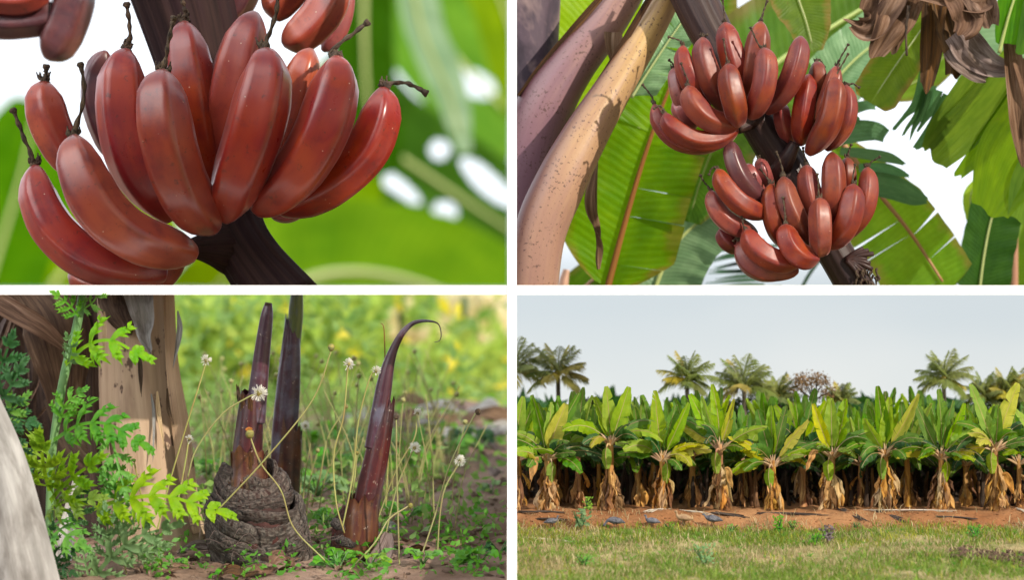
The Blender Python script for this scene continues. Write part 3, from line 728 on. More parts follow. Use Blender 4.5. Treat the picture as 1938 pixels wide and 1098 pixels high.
for (ln_, Yp, hwid, sd) in (([(1262, -60), (1203, 40), (1138, 147), (1072, 240), (1015, 335), (980, 430)], 6.36, 13, 1), ([(1185, -60), (1112, 22), (1040, 103), (980, 180)], 6.47, 13, 2)):
    mesh1(ribbon(pxs(ln_, Yp), [hwid * .7 * PX(Yp)] + [hwid * PX(Yp)] * (len(ln_) - 2) + [hwid * PX(Yp)], n=90, m=7, crumple=.45, seed=90 + sd, cup=.5, twist=.8), 'dry_margin', M['dry_dark'], pl, 'TR')

# ---------- leaves round the hanging bunch
leaf_thing('large yellow green leaf left of the hanging bunch with a brown midrib', [(1146, 560), (1180, 430), (1228, 270), (1300, 80)], 112, 'leaf_glow', 'TR', 6.75, ribw=7, ribmat='midrib_br', Nh=(-.1, -1, -.1),
           fold=.12, n=60, mv=10, seed=21, base=.16, tip=.12, skew=.02, tears=(2, 4), gap=.05, bend=.12)
leaf_thing('dark green pointed leaf hanging beneath the upper banana hand', [(1420, 150), (1370, 235), (1330, 330), (1303, 420)], 88, 'leaf_mid', 'TR', 6.82, ribw=3, Nh=(-.5, -1, -.1), fold=.05, seed=22, base=.05, tip=.5)
leaf_thing('pale blue green leaf underside at the bottom left of the hanging bunch', [(1225, 590), (1262, 490), (1310, 430), (1400, 370)], 82, 'leaf_pale', 'TR', 6.9, ribw=5, ribmat='midrib_gr', Nh=(.2, -1, .6), fold=.2, seed=23, base=.08, tip=.25, wave=.1)
leaf_thing('yellowish leaf tip hanging down at the top beside the upper hand', [(1490, -90), (1505, -20), (1525, 40), (1540, 98)], 66, 'leaf_olive', 'TR', 6.7, ribw=3, Nh=(.3, -1, .1), fold=.25, seed=24, base=.03, tip=.6)
leaf_thing('wide bright green leaf filling the top behind the upper hand', [(1330, 260), (1430, 150), (1560, 60), (1760, -60)], 128, 'leaf_mid', 'TR', 7.25, ribw=7, ribmat='midrib_gr', Nh=(.1, -1, .1), fold=.12, n=60, mv=10, seed=25, base=.05, tip=.1, tears=(1, 2), gap=.04)
leaf_thing('bright lime leaf behind the two arching leaf stalks at the top left', [(1040, 330), (1080, 180), (1110, 60), (1150, -60)], 85, 'leaf_lime', 'TR', 7.1, ribw=4, Nh=(.1, -1, .2), fold=.15, seed=26, base=.05, tip=.1)
leaf_thing('shiny whitish green leaf scrap beside the top of the slanting stalk', [(1195, 185), (1230, 130), (1270, 70), (1320, 0)], 44, 'leaf_pale', 'TR', 6.62, ribw=3, Nh=(.4, -1, .7), fold=.3, seed=27, base=.05, tip=.3, tears=(2, 3), gap=.2, wave=.2)
leaf_thing('green leaf behind the left edge of the wide leaf and the brown midrib', [(1180, 300), (1240, 180), (1300, 60), (1360, -50)], 70, 'leaf_mid', 'TR', 7.3, ribw=3, Nh=(.1, -1, 0), fold=.2, seed=28, base=.05, tip=.2)
leaf_thing('olive torn leaf segment with a yellow edge under the dead leaves', [(1790, -10), (1740, 60), (1690, 130), (1648, 195)], 46, 'leaf_olive', 'TR', 6.55, ribw=2, Nh=(-.2, -1, .2), fold=.12, seed=29, base=.02, tip=.12, wave=.1)
leaf_thing('pale green leaf between the right hand and the olive segment', [(1560, 175), (1620, 110), (1690, 60), (1760, 20)], 62, 'leaf_pale', 'TR', 6.95, ribw=3, Nh=(.2, -1, .5), fold=.2, seed=30, base=.04, tip=.2)
leaf_thing('light green leaf low behind the dead leaves at upper right', [(1610, 160), (1680, 165), (1740, 150), (1830, 60)], 34, 'leaf_glow', 'TR', 7.0, ribw=2, Nh=(.2, -1, .3), fold=.2, seed=31, base=.04, tip=.3)
leaf_thing('green leaf in the upper right behind the curled dead leaves', [(1760, -60), (1820, 40), (1870, 120), (1960, 230)], 78, 'leaf_pale', 'TR', 7.15, ribw=4, Nh=(.1, -1, .2), fold=.2, seed=32, base=.04, tip=.2)
leaf_thing('dark glossy leaf in the top right corner', [(1890, 100), (1905, 40), (1925, -20), (1950, -80)], 0, 'leaf_mid', 'TR', 6.4, ribw=4,
           ribbons=[([(1930, -80), (1920, 0), (1912, 60), (1908, 84)], (70, 66, 60, 50), 1), ([(1985, -80), (1968, 10), (1955, 70), (1948, 104)], (70, 66, 60, 56), 2)])
leaf_thing('big leaf at right torn into long hanging segments', [(1800, 120), (1880, 130), (1950, 170), (2010, 260)], 0, 'leaf_olive', 'TR', 6.6, ribw=4,
           ribbons=[([(1870, 110), (1820, 180), (1775, 245), (1752, 285)], (44, 46, 40, 20), 3), ([(1925, 110), (1870, 190), (1810, 255), (1765, 300)], (62, 78, 80, 62), 4),
                    ([(1960, 130), (1905, 215), (1860, 280), (1810, 335)], (40, 44, 42, 18), 5), ([(2010, 130), (1955, 230), (1910, 310), (1870, 405)], (120, 136, 140, 74), 6),
                    ([(2060, 190), (1990, 290), (1950, 350), (1925, 420)], (90, 90, 80, 40), 7)])
leaf_thing('thin dark leaf shreds dangling against the white sky', [(1760, 120), (1755, 160)], 0, 'leaf_teal', 'TR', 6.66, ribw=0,
           ribbons=[([(1758, 130), (1738, 190), (1712, 220), (1690, 246)], (34, 22, 9, 7), 8), ([(1752, 170), (1736, 215), (1718, 240), (1708, 258)], (16, 12, 7, 4), 9),
                    ([(1764, 160), (1744, 215), (1730, 240), (1722, 264)], (20, 14, 9, 3), 10), ([(1775, 170), (1764, 205), (1748, 230), (1735, 250)], (20, 16, 9, 4), 11),
                    ([(1795, 180), (1770, 235), (1750, 262), (1732, 282)], (22, 26, 20, 12), 12)])
leaf_thing('leaf with an orange midrib at lower right, its upper edge torn into strips', [(1588, 262), (1650, 350), (1725, 445), (1800, 560)], 66, 'leaf_glow', 'TR', 6.85, rib=[(1588, 262), (1650, 350), (1725, 445), (1800, 560)], ribw=6, ribmat='midrib_or',
           Nh=(0, -1, .15), fold=.1, seed=33, base=.5, tip=.05, skew=-.03, sides=(1, 1), n=60, mv=10, hwr=105, tears=(2, 3), gap=.07, bend=.15,
           )
leaf_thing('ragged teal leaf strips poking out right of the banana hands', [(1600, 180), (1640, 300)], 0, 'leaf_teal', 'TR', 6.8, ribw=0,
           ribbons=[([(1580, 212), (1615, 205), (1640, 199), (1658, 202)], (22, 22, 18, 10), 13), ([(1590, 225), (1612, 224), (1628, 226)], (24, 20, 6), 14),
                    ([(1575, 256), (1620, 248), (1655, 248), (1678, 258)], (44, 42, 36, 26), 15), ([(1590, 286), (1630, 290), (1680, 298), (1714, 312)], (14, 20, 20, 5), 16),
                    ([(1625, 318), (1670, 318), (1700, 326), (1722, 334)], (16, 20, 16, 4), 17), ([(1640, 345), (1690, 355), (1730, 372), (1756, 380)], (44, 46, 34, 10), 18)])
leaf_thing('dark green leaf at the lower right edge with pale cut lines', [(1850, 570), (1862, 480), (1880, 400), (1915, 330)], 58, 'leaf_dark', 'TR', 6.95, ribw=3, ribmat='midrib_gr', Nh=(.3, -1, .1), fold=.3, seed=34, base=.05, tip=.3)
leaf_thing('green leaf behind the pink stem at the right edge', [(1900, 580), (1920, 490), (1935, 420), (1960, 340)], 60, 'leaf_mid', 'TR', 7.1, rib=[(1917, 580), (1919, 500), (1921, 430), (1924, 360)], ribw=9, ribmat='midrib_pk', Nh=(0, -1, .1), fold=.2, seed=35, base=.05, tip=.3)
leaf_thing('small yellowing leaf end between the torn leaves and the pink stem', [(1850, 440), (1838, 400), (1836, 370), (1850, 340)], 18, 'leaf_lime', 'TR', 7.0, ribw=2, Nh=(.3, -1, .1), fold=.3, seed=36, base=.1, tip=.4)
leaf_thing('green leaf low at the left under the brown midrib', [(1060, 600), (1110, 540), (1180, 490), (1260, 440)], 40, 'leaf_mid', 'TR', 7.2, ribw=4, ribmat='midrib_pk', Nh=(0, -1, .4), fold=.2, seed=37, base=.1, tip=.3)
for (a, b, c2, mt, lb) in [((1160, 580), (1185, 500), (1205, 440), 'midrib_or', 'tan leaf stalk rising beside the brown midrib at the bottom'), ((1200, 590), (1217, 530), (1232, 490), 'midrib_pk', 'short pink leaf stalk at the bottom under the pale leaf'), ((1060, 590), (1066, 540), (1072, 510), 'midrib_pk', 'pink leaf stalk showing right of the tan stalk foot')]:
    o = mesh1(sweep(pxs([a, b, c2], 7.0), [12 * PX(7), 10 * PX(7), 6 * PX(7)], 16, 12), 'leaf_stalk', M[mt], None, 'TR'); tag(o, lb, 'leaf stalk')
pf = thing('palm_frond', 'thin grey green palm leaflets against the sky below the hanging bunch', 'palm frond', P(1400, 500, 7.3))
for k in range(13):
    y = 455 + k * 7.5
    x0 = 1452 + rng.uniform(-6, 30)
    mesh1(ribbon(pxs([(x0, y + rng.uniform(-3, 3)), (1400, y + 2 + rng.uniform(-4, 4)), (1335 + rng.uniform(0, 25), y + 10 + rng.uniform(-8, 8))], 7.3), [5 * PX(7.3), 7 * PX(7.3), 1.5 * PX(7.3)], n=10, m=3), 'leaflet', M['leaf_teal'], pf, 'TR')
mesh1(sweep(pxs([(1560, 480), (1525, 530), (1500, 590)], 7.3), [3.5 * PX(7.3)] * 3, 10, 8), 'rachis', M['leaf_teal'], pf, 'TR')
def dead(label, parts, Y, mt):
    t = thing('dry_leaf', label, 'dry leaf', P(parts[0][0][0][0], parts[0][0][0][1], Y))
    for k, (c, w_, s_) in enumerate(parts):
        mesh1(ribbon(pxs([(a[0], a[1], Y - (a[2] if len(a) > 2 else 0)) for a in c]), [x * PX(Y) for x in w_], n=46, m=30, crumple=.30, seed=s_, cup=.3, ragged=.09), 'leaf_fold', M[mt], t, 'TR')
dead('crumpled brown dead leaf hanging left of the others at the top right', [([(1690, -50), (1665, 10), (1640, 50), (1605, 40)], (90, 80, 60, 24), 41), ([(1720, -50), (1700, 20), (1675, 70), (1655, 105)], (80, 80, 56, 34), 42), ([(1725, -30), (1712, 30), (1700, 70), (1690, 105)], (40, 40, 26, 10), 43)], 6.42, 'dry')
dead('dark rusty dead leaf hanging straight down in the middle of the dry leaves', [([(1770, -40), (1765, 40), (1760, 110), (1752, 172)], (56, 44, 42, 26), 44), ([(1785, 0), (1800, 60), (1810, 105), (1806, 145)], (50, 56, 50, 36), 45)], 6.46, 'dry_dark')
dead('curled brown dead leaf at the top reaching right', [([(1740, -20), (1800, -6), (1850, 0), (1875, -10)], (40, 40, 50, 40), 46), ([(1800, -40), (1825, 10), (1830, 45), (1815, 70)], (60, 66, 56, 30), 47), ([(1830, -30), (1855, 5), (1868, 30), (1876, 52)], (50, 56, 44, 26), 48)], 6.38, 'dry')
dead('greyish dead leaf sweeping out to the right edge', [([(1810, 60), (1838, 95), (1880, 125), (1945, 132)], (56, 66, 44, 14), 49), ([(1800, 90), (1820, 115), (1850, 140), (1868, 152)], (40, 44, 34, 14), 50)], 6.44, 'dry_grey')
dead('long folded brown leaf hanging down the right edge', [([(1912, 80), (1922, 150), (1930, 230), (1938, 320)], (30, 40, 44, 20), 51), ([(1935, 110), (1950, 170), (1960, 260)], (40, 40, 30), 52)], 6.42, 'dry')
o = mesh1(sweep(pxs([(1720, 10), (1715, 60), (1716, 105)], 6.4), [4 * PX(6.4), 2 * PX(6.4), 2.5 * PX(6.4)], 14, 8), 'twig', M['remnant'], None, 'TR'); tag(o, 'thin black dried thread hanging between two dead leaves', 'twig')
# ------------------------------------------------------------------ lower left scene: young shoots on the plantation floor
def gz(x, Y):
    """height of the plantation floor"""
    Y = np.asarray(Y, float)
    z = np.interp(Y, [3.0, 6.0, 7.2, 8.2, 9.2, 14, 60, 400], [-.66, -.606, -.490, -.415, -.385, -.60, -4.2, -30])
    return z + 0.006 * np.sin(np.asarray(x) * 19 + Y * 7) + 0.004 * np.sin(np.asarray(x) * 43 - Y * 31)
def sheet(xs, ys, zf):
    X, Y = np.meshgrid(xs, ys, indexing='ij')
    Z = zf(X, Y)
    n, m = X.shape
    v = np.stack([X.ravel(), Y.ravel(), Z.ravel()], 1)
    f = [(i * m + j, (i + 1) * m + j, (i + 1) * m + j + 1, i * m + j + 1) for i in range(n - 1) for j in range(m - 1)]
    return v, f, np.stack([X.ravel(), Y.ravel()], 1)
g = NT('plantation_soil')
tc = g.n('ShaderNodeTexCoord'); ob = tc.outputs['UV']
a = g.noise(ob, 3.0, 6, .6); b = g.noise(ob, 38, 6, .7); c = g.noise(ob, 9, 4)
col = g.mix(g.rng(a, .35, .65), (.165, .10, .07), (.30, .205, .155))
col = g.mix(g.rng(b, .45, .75, 0, .6), col, (.10, .060, .042))
col = g.mix(g.rng(c, .6, .75, 0, .5), col, (.42, .32, .26))
M['soil'] = g.bsdf(col, .92, g.bump(g.math('ADD', b, g.math('MULTIPLY', c, 1.5)), .8, .012), spec=.2)
xs = np.concatenate([[-120, -40, -12, -5], np.linspace(-2.6, -.0098, 150)])
ys = np.concatenate([np.linspace(4.6, 9.4, 200), [10, 11, 12, 14, 18, 25, 40, 60, 120, 400]])
o = mesh1(sheet(xs, ys, gz), 'ground', M['soil']); tag(o, kind='structure', label='brown plantation soil strewn with dry leaves')

M['bark_tan'] = fibre_mat('pseudostem_tan', [(.36, .24, .14), (.58, .42, .27), (.46, .31, .19), (.27, .17, .11)], 2.2, 40, .75, .5, .004, spots=((.12, .07, .045), 30, .62))
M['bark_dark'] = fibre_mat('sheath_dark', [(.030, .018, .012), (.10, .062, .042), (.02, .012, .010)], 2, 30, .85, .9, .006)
M['sheath_brown'] = fibre_mat('dry_sheath_brown', [(.060, .034, .020), (.155, .095, .055), (.034, .018, .011), (.22, .15, .095)], 2, 24, .75, .8, .006, tr=.12)
M['sheath_pale'] = fibre_mat('dry_sheath_pale', [(.27, .26, .245), (.45, .435, .415), (.17, .155, .14)], 2.5, 9, .7, .5, .006, tr=.2)
pxw = PX(6.3)
tk = thing('banana_plant', 'thick tan banana stem with peeling bark behind the green weed', 'banana plant', P(285, 1040, 6.42))
def bark_shape(th, u):
    return 1 + .05 * np.sin(2 * th + 1 + u) + .03 * np.sin(5 * th + u * 2) + .05 * np.exp(-((np.mod(th - 1.9 + .1 * np.sin(u * 9), 6.2832) - .25) / .10) ** 2) + .012 * np.sin(11 * th + 6 * u)
mesh1(sweep(pxs([(250, 480, 6.45), (258, 640, 6.45), (268, 800, 6.44), (282, 930, 6.44), (296, 1050, 6.44), (300, 1120, 6.44)]), [x * PX(6.44) for x in (72, 76, 84, 90, 102, 112)], 90, 90, bark_shape, ref=(0, 1, 0)), 'trunk', M['bark_tan'], tk, 'BL')
mesh1(ribbon(pxs([(318, 520, 6.37), (325, 680, 6.36), (340, 800, 6.355), (358, 930, 6.36), (372, 1010, 6.37)]), [x * pxw for x in (20, 24, 34, 30, 16)], n=60, m=9, crumple=.12, seed=61, cup=-.3), 'bark_strip', M['bark_tan'], tk, 'BL')
mesh1(ribbon(pxs([(262, 548, 6.34), (272, 600, 6.335), (276, 640, 6.32), (286, 668, 6.30)]), [x * pxw for x in (60, 44, 30, 12)], n=40, m=12, crumple=.3, seed=62, cup=.5, ragged=.1), 'peeling_flap', M['sheath_pale'], tk, 'BL')
mesh1(ribbon(pxs([(228, 530, 6.35), (232, 570, 6.345), (240, 600, 6.34), (250, 622, 6.33)]), [x * pxw for x in (110, 96, 70, 30)], n=30, m=14, crumple=.2, seed=63, cup=-.4), 'peeling_flap', M['sheath_brown'], tk, 'BL')
mesh1(sweep(pxs([(180, 480, 6.46), (178, 640, 6.47), (182, 800, 6.47), (196, 960, 6.47), (205, 1120, 6.46)]), [x * pxw for x in (22, 20, 24, 34, 44)], 60, 24, lambda th, u: 1 + .2 * np.sin(3 * th + u * 8)), 'dark_sheath', M['bark_dark'], tk, 'BL')
def dryleaf(label, parts, mt, name='dry_leaf'):
    c0 = parts[0][0][0]
    t = thing(name, label, 'dry leaf', P(*c0))
    for (c, w_, s_, cr, cu) in parts:
        mesh1(ribbon(pxs(c), [x * PX(c[0][2]) for x in w_], n=60, m=20, crumple=cr, seed=s_, cup=cu, ragged=.05), 'leaf_fold', M[mt], t, 'BL')
dryleaf('broad brown dead leaf drooping from the top left beside the tan stem', [([(40, 530, 6.46), (95, 600, 6.42), (120, 700, 6.42), (125, 800, 6.46)], (90, 130, 110, 60), 71, .16, -.35)], 'sheath_brown')
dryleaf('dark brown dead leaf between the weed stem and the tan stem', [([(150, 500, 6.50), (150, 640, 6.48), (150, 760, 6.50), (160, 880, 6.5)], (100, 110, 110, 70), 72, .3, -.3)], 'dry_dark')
dryleaf('grey brown dead leaf curling along the top left edge', [([(-20, 560, 6.42), (30, 590, 6.38), (80, 620, 6.36), (128, 660, 6.38)], (40, 40, 36, 18), 73, .25, .6)], 'dry')
dryleaf('rust brown dead leaf low in the dark hollow left of the tan stem', [([(110, 740, 6.5), (150, 820, 6.46), (190, 870, 6.44), (215, 880, 6.43)], (70, 100, 80, 24), 74, .25, -.4)], 'sheath_brown')
dryleaf('dead leaves coloured blackish for the deep shade in the hollow at the far left', [([(-30, 560, 6.75), (40, 700, 6.75), (60, 840, 6.72), (60, 1000, 6.7)], (200, 260, 260, 220), 75, .3, 0), ([(100, 520, 6.72), (140, 700, 6.7), (150, 860, 6.68), (160, 1050, 6.62)], (150, 180, 180, 160), 76, .35, 0)], 'bark_dark')  # dark sheets stand in for the black shaded gaps
for k in range(16):
    x0, y0 = rng.uniform(-10, 120), rng.uniform(580, 720)
    c = [(x0, y0, 6.6), (x0 + rng.uniform(-30, 10), y0 + rng.uniform(40, 80), 6.56), (x0 + rng.uniform(-50, 20), y0 + rng.uniform(90, 170), 6.55)]
    o = mesh1(ribbon(pxs(c), [x * PX(6.6) for x in (3, rng.uniform(5, 12), 2)], n=20, m=4, crumple=.4, seed=300 + k, cup=.5), 'dry_leaf_shred', M[('dry', 'sheath_brown', 'dry_grey')[k % 3]], None, 'BL')
    tag(o, 'thin curled shred of dead leaf in the dark hollow at the upper left', 'leaf shred', 'dead leaf shreds in the hollow')
dryleaf('large pale grey dried leaf sheath leaning in the lower left corner', [([(-70, 740, 5.78), (-20, 880, 5.74), (10, 1000, 5.72), (40, 1140, 5.72)], (110, 130, 140, 150), 77, .05, -.35)], 'sheath_pale')
dryleaf('narrow pale dried leaf strip standing between weeds and the tan stem foot', [([(146, 900, 6.25), (132, 980, 6.22), (122, 1040, 6.2), (118, 1110, 6.2)], (10, 28, 34, 30), 78, .1, .4)], 'sheath_pale')
dryleaf('grey white dried leaf lying at the foot of the tan stem', [([(150, 1080, 6.2), (175, 1060, 6.2), (205, 1050, 6.22), (230, 1070, 6.25)], (30, 46, 40, 20), 79, .25, .3)], 'dry_grey')

# ---------- shoots
def shoot_mat(name, c1, c2, bloom, c4, hi=0.45):
    g = NT(name)
    tc = g.n('ShaderNodeTexCoord')
    st = g.noise(g.mapv(tc.outputs['UV'], (2.2, 26, 1), g.loc_rand()), 1.0, 5, .6, .3)
    b = g.noise(tc.outputs['Object'], 16, 4, .6)
    sp = g.noise(tc.outputs['Object'], 90, 4, .7)
    col = g.mix(g.rng(st, .35, .65), c1, c2)
    col = g.mix(g.rng(b, .48, .66, 0, hi), col, bloom)
    col = g.mix(g.rng(b, .36, .28, 0, .8), col, c4)
    col = g.mix(g.rng(sp, .64, .70, 0, .7), col, (.42, .34, .28))
    col = g.mix(g.rng(sp, .34, .28, 0, .8), col, (.012, .006, .008))
    return g.bsdf(col, .32, g.bump(g.math('ADD', st, sp), .25, .003), spec=.5, coat=.2)
M['spear'] = shoot_mat('shoot_spear', (.035, .011, .020), (.075, .022, .036), (.12, .12, .17), (.09, .016, .022), .75)
M['sheath_red'] = shoot_mat('shoot_sheath_red', (.032, .006, .009), (.080, .011, .011), (.014, .006, .010), (.12, .05, .015), .8)
M['sheath_ochre'] = shoot_mat('shoot_sheath_ochre', (.060, .012, .008), (.12, .045, .015), (.020, .008, .008), (.13, .016, .011), .8)
M['scale'] = fibre_mat('corm_scales', [(.008, .006, .006), (.17, .14, .12), (.030, .012, .009), (.006, .005, .005)], 46, 16, .75, .9, .007)
M['corm'] = fibre_mat('corm_skin', [(.014, .007, .006), (.040, .016, .011), (.070, .010, .007), (.008, .006, .006)], 6, 12, .75, .9, .008)
M['spear_green'] = fibre_mat('rolled_leaf_green', [(.10, .13, .05), (.20, .22, .08), (.12, .14, .16)], 2, 14, .4, .2, .002)
Q = PX(6.2)
roll = lambda th, u: 1 + .10 * np.cos(th - 2.2) + .14 * np.exp(-((np.mod(th - .7 - u * .4, 6.2832)) / .25) ** 2) * (1 - .3 * u)
ragtop = lambda th, u: 1 + .05 * np.sin(3 * th + 1)
def raggedtube(ctrl, radii, seed, n=50, m=40, jag=.12, flare=0.0):
    """open leaf sheath with a torn upper rim; the path starts at the rim"""
    q = np.random.default_rng(seed)
    v, f, uv = sweep(ctrl, radii, n, m, lambda th, u: 1 + .03 * np.sin(3 * th + seed) + .02 * np.sin(7 * th + u * 5) + flare * (1 - u) ** 6, cap=False)
    th = np.linspace(0, 6.2832, m, endpoint=False)
    j = sum(q.uniform(.3, 1) * np.sin(th * k + q.uniform(0, 6)) for k in (1, 2, 5, 9, 13)) / 2.2
    d = (np.array(ctrl[1]) - np.array(ctrl[0])); Ls = np.linalg.norm(np.array(ctrl[-1]) - np.array(ctrl[0]))
    d = d / np.linalg.norm(d)
    u = np.linspace(0, 1, n)[:, None]
    off = (np.clip(1 - u / .35, 0, 1) * (j[None, :] + .6) * jag * Ls)
    v = v + (off[..., None] * d).reshape(-1, 3)
    return v, f, uv
s1 = thing('banana_shoot', 'red banana shoot with a cut dark spear on a broad scaly black corm', 'banana shoot', P(485, 1090, 6.22))
mesh1(sweep(pxs([(508, 573, 6.2), (504, 600, 6.2), (496, 660, 6.2), (488, 730, 6.2), (480, 800, 6.2)]), [x * Q for x in (6.5, 12, 15, 17.5, 20)], 60, 40, roll), 'spear', M['spear'], s1, 'BL')
mesh1(lump(P(507, 577, 6.195), 6 * Q, 8, 10, .3, 3, (1, .9, .7)), 'cut_tip', M['remnant'], s1, 'BL')
mesh1(raggedtube(pxs([(478, 738, 6.2), (474, 790, 6.2), (468, 860, 6.2), (464, 945, 6.2)]), [x * Q for x in (21, 25, 29, 36)], 5, jag=.035), 'sheath', M['sheath_red'], s1, 'BL')
mesh1(raggedtube(pxs([(470, 850, 6.2), (470, 890, 6.2), (468, 930, 6.2), (466, 990, 6.2)]), [x * Q for x in (31, 34, 40, 46)], 9, jag=.09, flare=.1), 'sheath', M['sheath_ochre'], s1, 'BL')
for k in range(26):     # withered fibres at the torn rims
    if k < 12: x0, y0, r0 = 474, 752, 24
    elif k < 20: x0, y0, r0 = 470, 868, 34
    else: x0, y0, r0 = 468, 930, 40
    a = rng.uniform(-1.4, 1.4)
    s0 = P(x0 + r0 * math.sin(a), y0 + rng.uniform(-12, 14), 6.2 - r0 * Q * math.cos(a) * 1.02)
    dx = math.sin(a) * rng.uniform(1, 6) * Q
    o = mesh1(ribbon([s0 + np.array((0, 0, -14 * Q)), s0, s0 + np.array((dx, -.003, rng.uniform(6, 22) * Q))], [4 * Q, rng.uniform(4, 9) * Q, 1.0 * Q], n=8, m=4, crumple=.5, seed=k), 'withered_fibre', M['remnant' if k % 2 else 'dry_dark'], s1, 'BL')
corm_shape = lambda th, u: 1 + .04 * np.sin(3 * th) + .05 * np.sin(9 * th + u * 20) * u + .03 * np.sin(17 * th - u * 31)
mesh1(sweep(pxs([(468, 884, 6.22), (474, 930, 6.22), (482, 990, 6.22), (490, 1050, 6.22), (494, 1130, 6.22)]), [x * Q for x in (30, 52, 82, 88, 84)], 70, 72, corm_shape), 'corm', M['corm'], s1, 'BL')
for k in range(9):      # V-shaped leaf scars wrapped round the corm
    y0 = 908 + k * 21; r0 = float(np.interp(908 + 21 * k + 10, [884, 930, 990, 1050], [34, 56, 85, 91]))
    pts = []
    for a in np.linspace(-2.7, 2.7, 19):
        amp = 26 + k * 7; dip = amp * math.cos(min(abs(a - .12), 1.57)) ** .8 - amp * .62 + (8 * math.sin(k * 1.7 + a * 2))
        rr = r0 + 1 + 3 * math.sin(k * 2 + a * 3)
        pts.append((474 + k * 2.0 + rr * math.sin(a), y0 + dip, 6.22 - rr * Q * math.cos(a) * .98))
    mesh1(sweep(pxs(pts), [x * Q for x in [7] + [16 + 3 * math.sin(k * 2.1)] * 17 + [7]], 150, 28, lambda th, u: 1 + .05 * np.sin(u * 47 + k * 2 + th * 2) + .07 * np.sin(th * 7 + u * 9 + k) + .05 * np.sin(u * 171 + th * 9), flat=.36), 'leaf_scar', M['scale'], s1, 'BL')
s2 = thing('banana_shoot', 'second banana shoot behind, bluish purple with a green rolled leaf at its top', 'banana shoot', P(540, 940, 6.55))
Y2 = 6.5; q2 = PX(Y2)
mesh1(sweep(pxs([(563, 530, Y2), (560, 590, Y2), (556, 650, Y2)]), [x * q2 for x in (9, 14, 13)], 24, 24), 'rolled_leaf', M['spear_green'], s2, 'BL')
mesh1(raggedtube(pxs([(549, 590, Y2), (551, 640, Y2), (546, 730, Y2), (538, 830, Y2), (534, 930, Y2)]), [x * q2 for x in (9, 17, 22, 24, 24)], 21, jag=.05, n=60), 'spear', M['spear'], s2, 'BL')
mesh1(raggedtube(pxs([(548, 800, Y2), (545, 850, Y2), (540, 930, Y2), (538, 1000, Y2)]), [x * q2 for x in (25, 26, 26, 26)], 22, jag=.10), 'sheath', M['sheath_ochre'], s2, 'BL')
s3 = thing('banana_shoot', 'leaning dark red banana shoot ending in a long curled hooked tip', 'banana shoot', P(672, 1090, 6.2))
mesh1(sweep(pxs([(822, 648), (832, 645), (835, 632), (830, 614), (815, 608), (795, 608), (778, 614), (760, 632), (745, 660), (734, 692), (726, 730), (716, 790), (706, 850)], 6.2), [x * Q for x in (.6, .8, 1.0, 1.2, 2.2, 3.4, 4.6, 6, 8, 11.5, 15, 17, 18)], 110, 32, roll), 'spear', M['spear'], s3, 'BL')
mesh1(raggedtube(pxs([(738, 742, 6.2), (726, 800, 6.2), (712, 870, 6.2), (697, 940, 6.2), (686, 1010, 6.2)]), [x * Q for x in (12, 19, 23, 25, 26)], 31, jag=.07, n=60), 'sheath', M['sheath_red'], s3, 'BL')
mesh1(raggedtube(pxs([(690, 930, 6.2), (686, 960, 6.2), (682, 1000, 6.2), (678, 1050, 6.2)]), [x * Q for x in (27, 30, 34, 36)], 33, jag=.12, flare=.15), 'sheath', M['sheath_ochre'], s3, 'BL')
mesh1(sweep(pxs([(680, 962, 6.22), (674, 1000, 6.22), (672, 1050, 6.22), (672, 1130, 6.22)]), [x * Q for x in (30, 42, 46, 50)], 50, 50, corm_shape), 'corm', M['corm'], s3, 'BL')
for k in range(4):
    pts = []
    for a in np.linspace(-1.7, 1.7, 11):
        rr = 40 + k * 3 + 3 * math.sin(k * 2 + a * 3)
        pts.append((674 + rr * math.sin(a), 985 + k * 26 + 20 * (1 - abs(a) / 1.7), 6.22 - rr * Q * math.cos(a)))
    mesh1(sweep(pxs(pts), [x * Q for x in [4] + [10] * 9 + [4]], 80, 20, lambda th, u: 1 + .08 * np.sin(u * 50 + k + th * 2) + .08 * np.sin(th * 5 + u * 14), flat=.6), 'leaf_scar', M['scale'], s3, 'BL')
mesh1(ribbon(pxs([(735, 1010, 6.16), (728, 1040, 6.14), (712, 1075, 6.13), (705, 1120, 6.13)]), [x * Q for x in (14, 34, 44, 40)], n=30, m=10, crumple=.2, seed=81, cup=.6), 'dead_sheath', M['dry_grey'], s3, 'BL')
o = mesh1(sweep(pxs([(720, 612), (726, 618), (728, 650), (729, 700)], 6.23), [x * Q for x in (.8, 1.1, 1.3, 1.5)], 20, 6), 'tendril', M['midrib_br'], None, 'BL'); tag(o, 'thin upright hooked tendril just left of the curled shoot', 'tendril')

